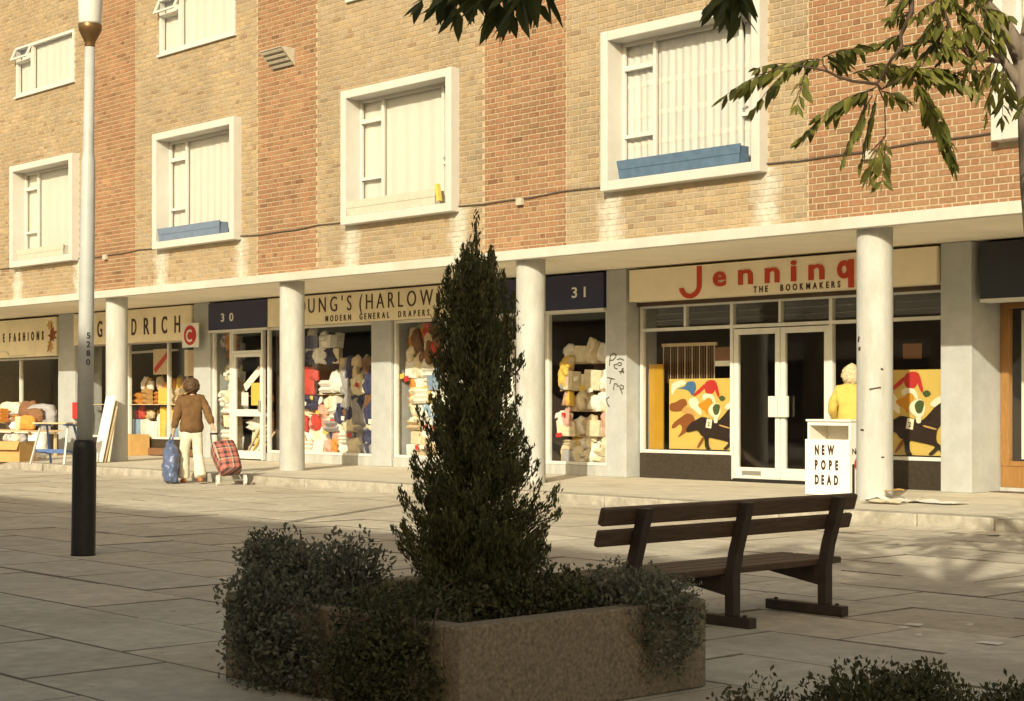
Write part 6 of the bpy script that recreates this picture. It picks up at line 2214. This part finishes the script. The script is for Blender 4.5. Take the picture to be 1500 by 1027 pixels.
A0 = lambda px, py, z=0.0: (lambda d: (lambda r: (r.x, r.y, z))((FW + RT * ((px - 750) / 2495.05)) * d))(2495.05 * (CAMZ - z) / (py - 589.3))
c1 = A0(22, 676)
carton('open brown cardboard box full of pale cloth at the left edge', c1, 0.62, 0.5, 0.40, R(25))
def loose(label, name, kd, var, m, loc, sc, rz, group):
    o = bpy.data.objects.new(name, goods_mesh(kd, var, m))
    COL.objects.link(o)
    o.location = loc
    o.scale = sc
    o.rotation_euler = (0, 0, rz)
    tag(o, label, 'cloth' if kd != 'packet' else 'box', group)
rl = random.Random(77)
for k in range(6):
    loose('pale cloth bundle heaped in the open brown cardboard box', 'cloth_bundle', 'bundle', k % 4, ('g_white', 'g_cream', 'g_grey')[k % 3],
          (c1[0] - 0.2 + 0.08 * k, c1[1] + rl.uniform(-.12, .12), 0.34), (0.3, 0.45, 0.2), rl.uniform(-.6, .6), 'bundles in the open carton')
# table of goods behind the box
tb = empty('trestle_table', A0(30, 668), 'low cream trestle table heaped with goods at the left end shop', 'table')
tx, ty, _ = tb.location
bx('table_top', 'wood', tb, tx - 1.9, tx + 0.55, ty - 0.1, ty + 0.7, 0.52, 0.56)
for sx in (-1.7, 0.35):
    for sy in (0.0, 0.6):
        bx('leg', 'wood', tb, tx + sx, tx + sx + 0.05, ty + sy, ty + sy + 0.05, 0.002, 0.519)
for k in range(30):
    m = ('g_white', 'g_cream', 'card', 'g_brown', 'g_beige', 'g_orange', 'g_grey')[rl.randrange(7)]
    kd = ('bundle', 'packet', 'linen', 'bundle')[rl.randrange(4)]
    loose('%s %s in the heap on the table at the left end, %s layer' % (m[2:] if m != 'card' else 'brown', 'box' if kd == 'packet' else 'cloth', 'top' if k > 12 else 'bottom'), 'table_goods', kd, rl.randrange(4), m,
          (tx - 1.7 + rl.random() * 2.1, ty + rl.uniform(0.0, 0.6), 0.562 + (0.16 if k > 12 else 0)), (rl.uniform(.25, .45), .45, rl.uniform(.16, .32)), rl.uniform(-.7, .7), 'goods on the left table')
for k, (px, zz, m, lab) in enumerate(((38, 0.83, 'g_brown', 'brown patterned rug heaped highest on the left table'), (12, 0.80, 'g_cream', 'cream pillow at the left of the heap on the table'), (57, 0.75, 'g_grey', 'grey striped cloth at the right of the heap on the table'))):
    loose(lab, 'cloth_bundle', 'bundle', k + 1, m, (fx(px, ty + 0.3), ty + 0.35, zz - 0.12), (0.75, 0.7, 0.48), 0.2 * k, None)
ws_ = A0(55, 673)
loose('white sack standing between the carton and the blue folding bench', 'sack', 'bundle', 3, 'g_white', (ws_[0], ws_[1], 0.002), (0.42, 0.9, 0.52), 0.2, None)

# blue folding workbench
wp = Vector(A0(84, 680))
wk = empty('folding_workbench', wp, 'small folding workbench with blue legs and wooden top beside the lamp post', 'workbench', rz=R(30))
def wput(mb, name, m, **k):
    o = mb.build(name, m, None, origin=(0, 0, 0), **k)
    o.parent = wk
    return o
wput(MB().box(-.36, .36, -.27, -.03, .76, .785), 'top_board', 'wood')
wput(MB().box(-.36, .36, .03, .27, .745, .77), 'top_board', 'wood')
for s in (-1, 1):
    wput(MB().beam((s * .30, -.24, .755), (s * .30, .24, .74), .04, .06), 'top_bearer', 'wm_blue')
    wput(MB().beam((s * .29, -.10, .74), (s * .36, -.34, .005), .035, .03), 'leg', 'post_grey')
    wput(MB().beam((s * .29, .10, .73), (s * .36, .34, .005), .035, .03), 'leg', 'wm_blue')
    wput(MB().beam((s * .325, -.2, .25), (s * .325, .26, .20), .03, .05), 'brace', 'wm_blue')
wput(MB().box(-.32, .32, .12, .34, .20, .235), 'step', 'wm_blue')
wput(MB().beam((-.33, -.19, .26), (.33, -.19, .26), .03, .05), 'brace', 'wm_blue')

# planks leaning on the first column
for k, (pa, pb, m, lab) in enumerate((((143, 690), (163, 580), 'g_white', 'widest white board leaning on the first column'),
                                      ((150, 688), (168, 596), 'g_beige', 'middle pale plank leaning on the first column'),
                                      ((157, 686), (170, 588), 'g_cream', 'rightmost slim white plank leaning on the first column'))):
    Ya, Yb = 16.1 + 0.08 * k, 16.42 + 0.04 * k
    Xa, Xb = fx(pa[0], Ya), fx(pb[0], Yb)
    zb_ = CAMZ - (pb[1] - 589.3) * (Xb * FW.x + Yb * FW.y) / 2495.05
    o = MB().beam((Xa, Ya, 0.012), (Xb, Yb, zb_), (0.34, 0.2, 0.14)[k], 0.03, up=(0, -1, 0.2)).build('plank', m)
    tag(o, lab, 'plank', 'planks on the first column')
rb = bx('red_panel', 'p_red', None, fx(107, 18.86), fx(117, 18.86), 18.84, 18.88, 0.78, 1.16)
tag(rb, 'small red panel against the grey pillar behind the lamp post', 'panel')
db = empty('cardboard_box', (fx(194, 18.9), 18.9, 0.002), 'closed cardboard box with a white diamond label behind the first column', 'box', rz=R(-8))
for nm, m, a in (('body', 'card', (-.36, .36, -.2, .25, 0, .46)),):
    o = MB().box(*a).build(nm, m, None, origin=(0, 0, 0)); o.parent = db
o = MB().prism([(0.02, .13), (.15, .23), (.02, .33), (-.11, .23)], -.204, -.2005).build('label', 'paper', None, origin=(0, 0, 0)); o.parent = db

# ================================================================ THE BLOCK BEHIND THE VIEWER
ob_ = empty('opposite_block', (-10, -12, PAVE), 'plain brick block across the precinct behind the viewer', 'building')
OY, OT = -9.0, 9.85
bx('wall', 'mortar', ob_, -13, 15, -19, OY, PAVE, OT)  # height follows the shadow edge; length cut so more skylight reaches the arcade
bx('parapet', 'canopy', ob_, -13.1, 15.1, -19.1, OY + 0.05, OT + 0.002, OT + 0.12)
x = -11.5
while x < 12:
    for z in (3.9, 6.9):
        f = bx('window', 'sash', ob_, x, x + 2.4, OY + 0.002, OY + 0.05, z, z + 1.7)
        bx('pane', 'navy', f, x + 0.1, x + 1.1, OY + 0.052, OY + 0.056, z + 0.1, z + 1.6)
        bx('pane', 'navy', f, x + 1.2, x + 2.3, OY + 0.052, OY + 0.056, z + 0.1, z + 1.6)
    bx('shop_window', 'dark_fascia', ob_, x - 0.8, x + 3.4, OY + 0.002, OY + 0.06, 0.4, 2.6)
    bx('fascia', 'cream_sign', ob_, x - 0.9, x + 3.5, OY + 0.003, OY + 0.12, 2.65, 3.25)
    x += 5.2
lb_ = empty('reflection_block', (-44, -12, PAVE), 'unseen low block added behind the viewer to keep window reflections dark', 'building')  # added out of view so the shop glass does not mirror bright sky
bx('wall', 'mortar', lb_, -75, -13.3, -19, OY - 0.4, PAVE, 4.2)
bx('roof', 'interior', lb_, -75.2, -13.2, -19.2, OY - 0.2, 4.203, 4.4)
x = -73
while x < -18:
    bx('shop_window', 'dark_fascia', lb_, x, x + 4.2, OY - 0.398, OY - 0.34, 0.4, 2.6)
    bx('fascia', 'cream_sign', lb_, x - 0.1, x + 4.3, OY - 0.397, OY - 0.28, 2.65, 3.25)
    x += 5.2
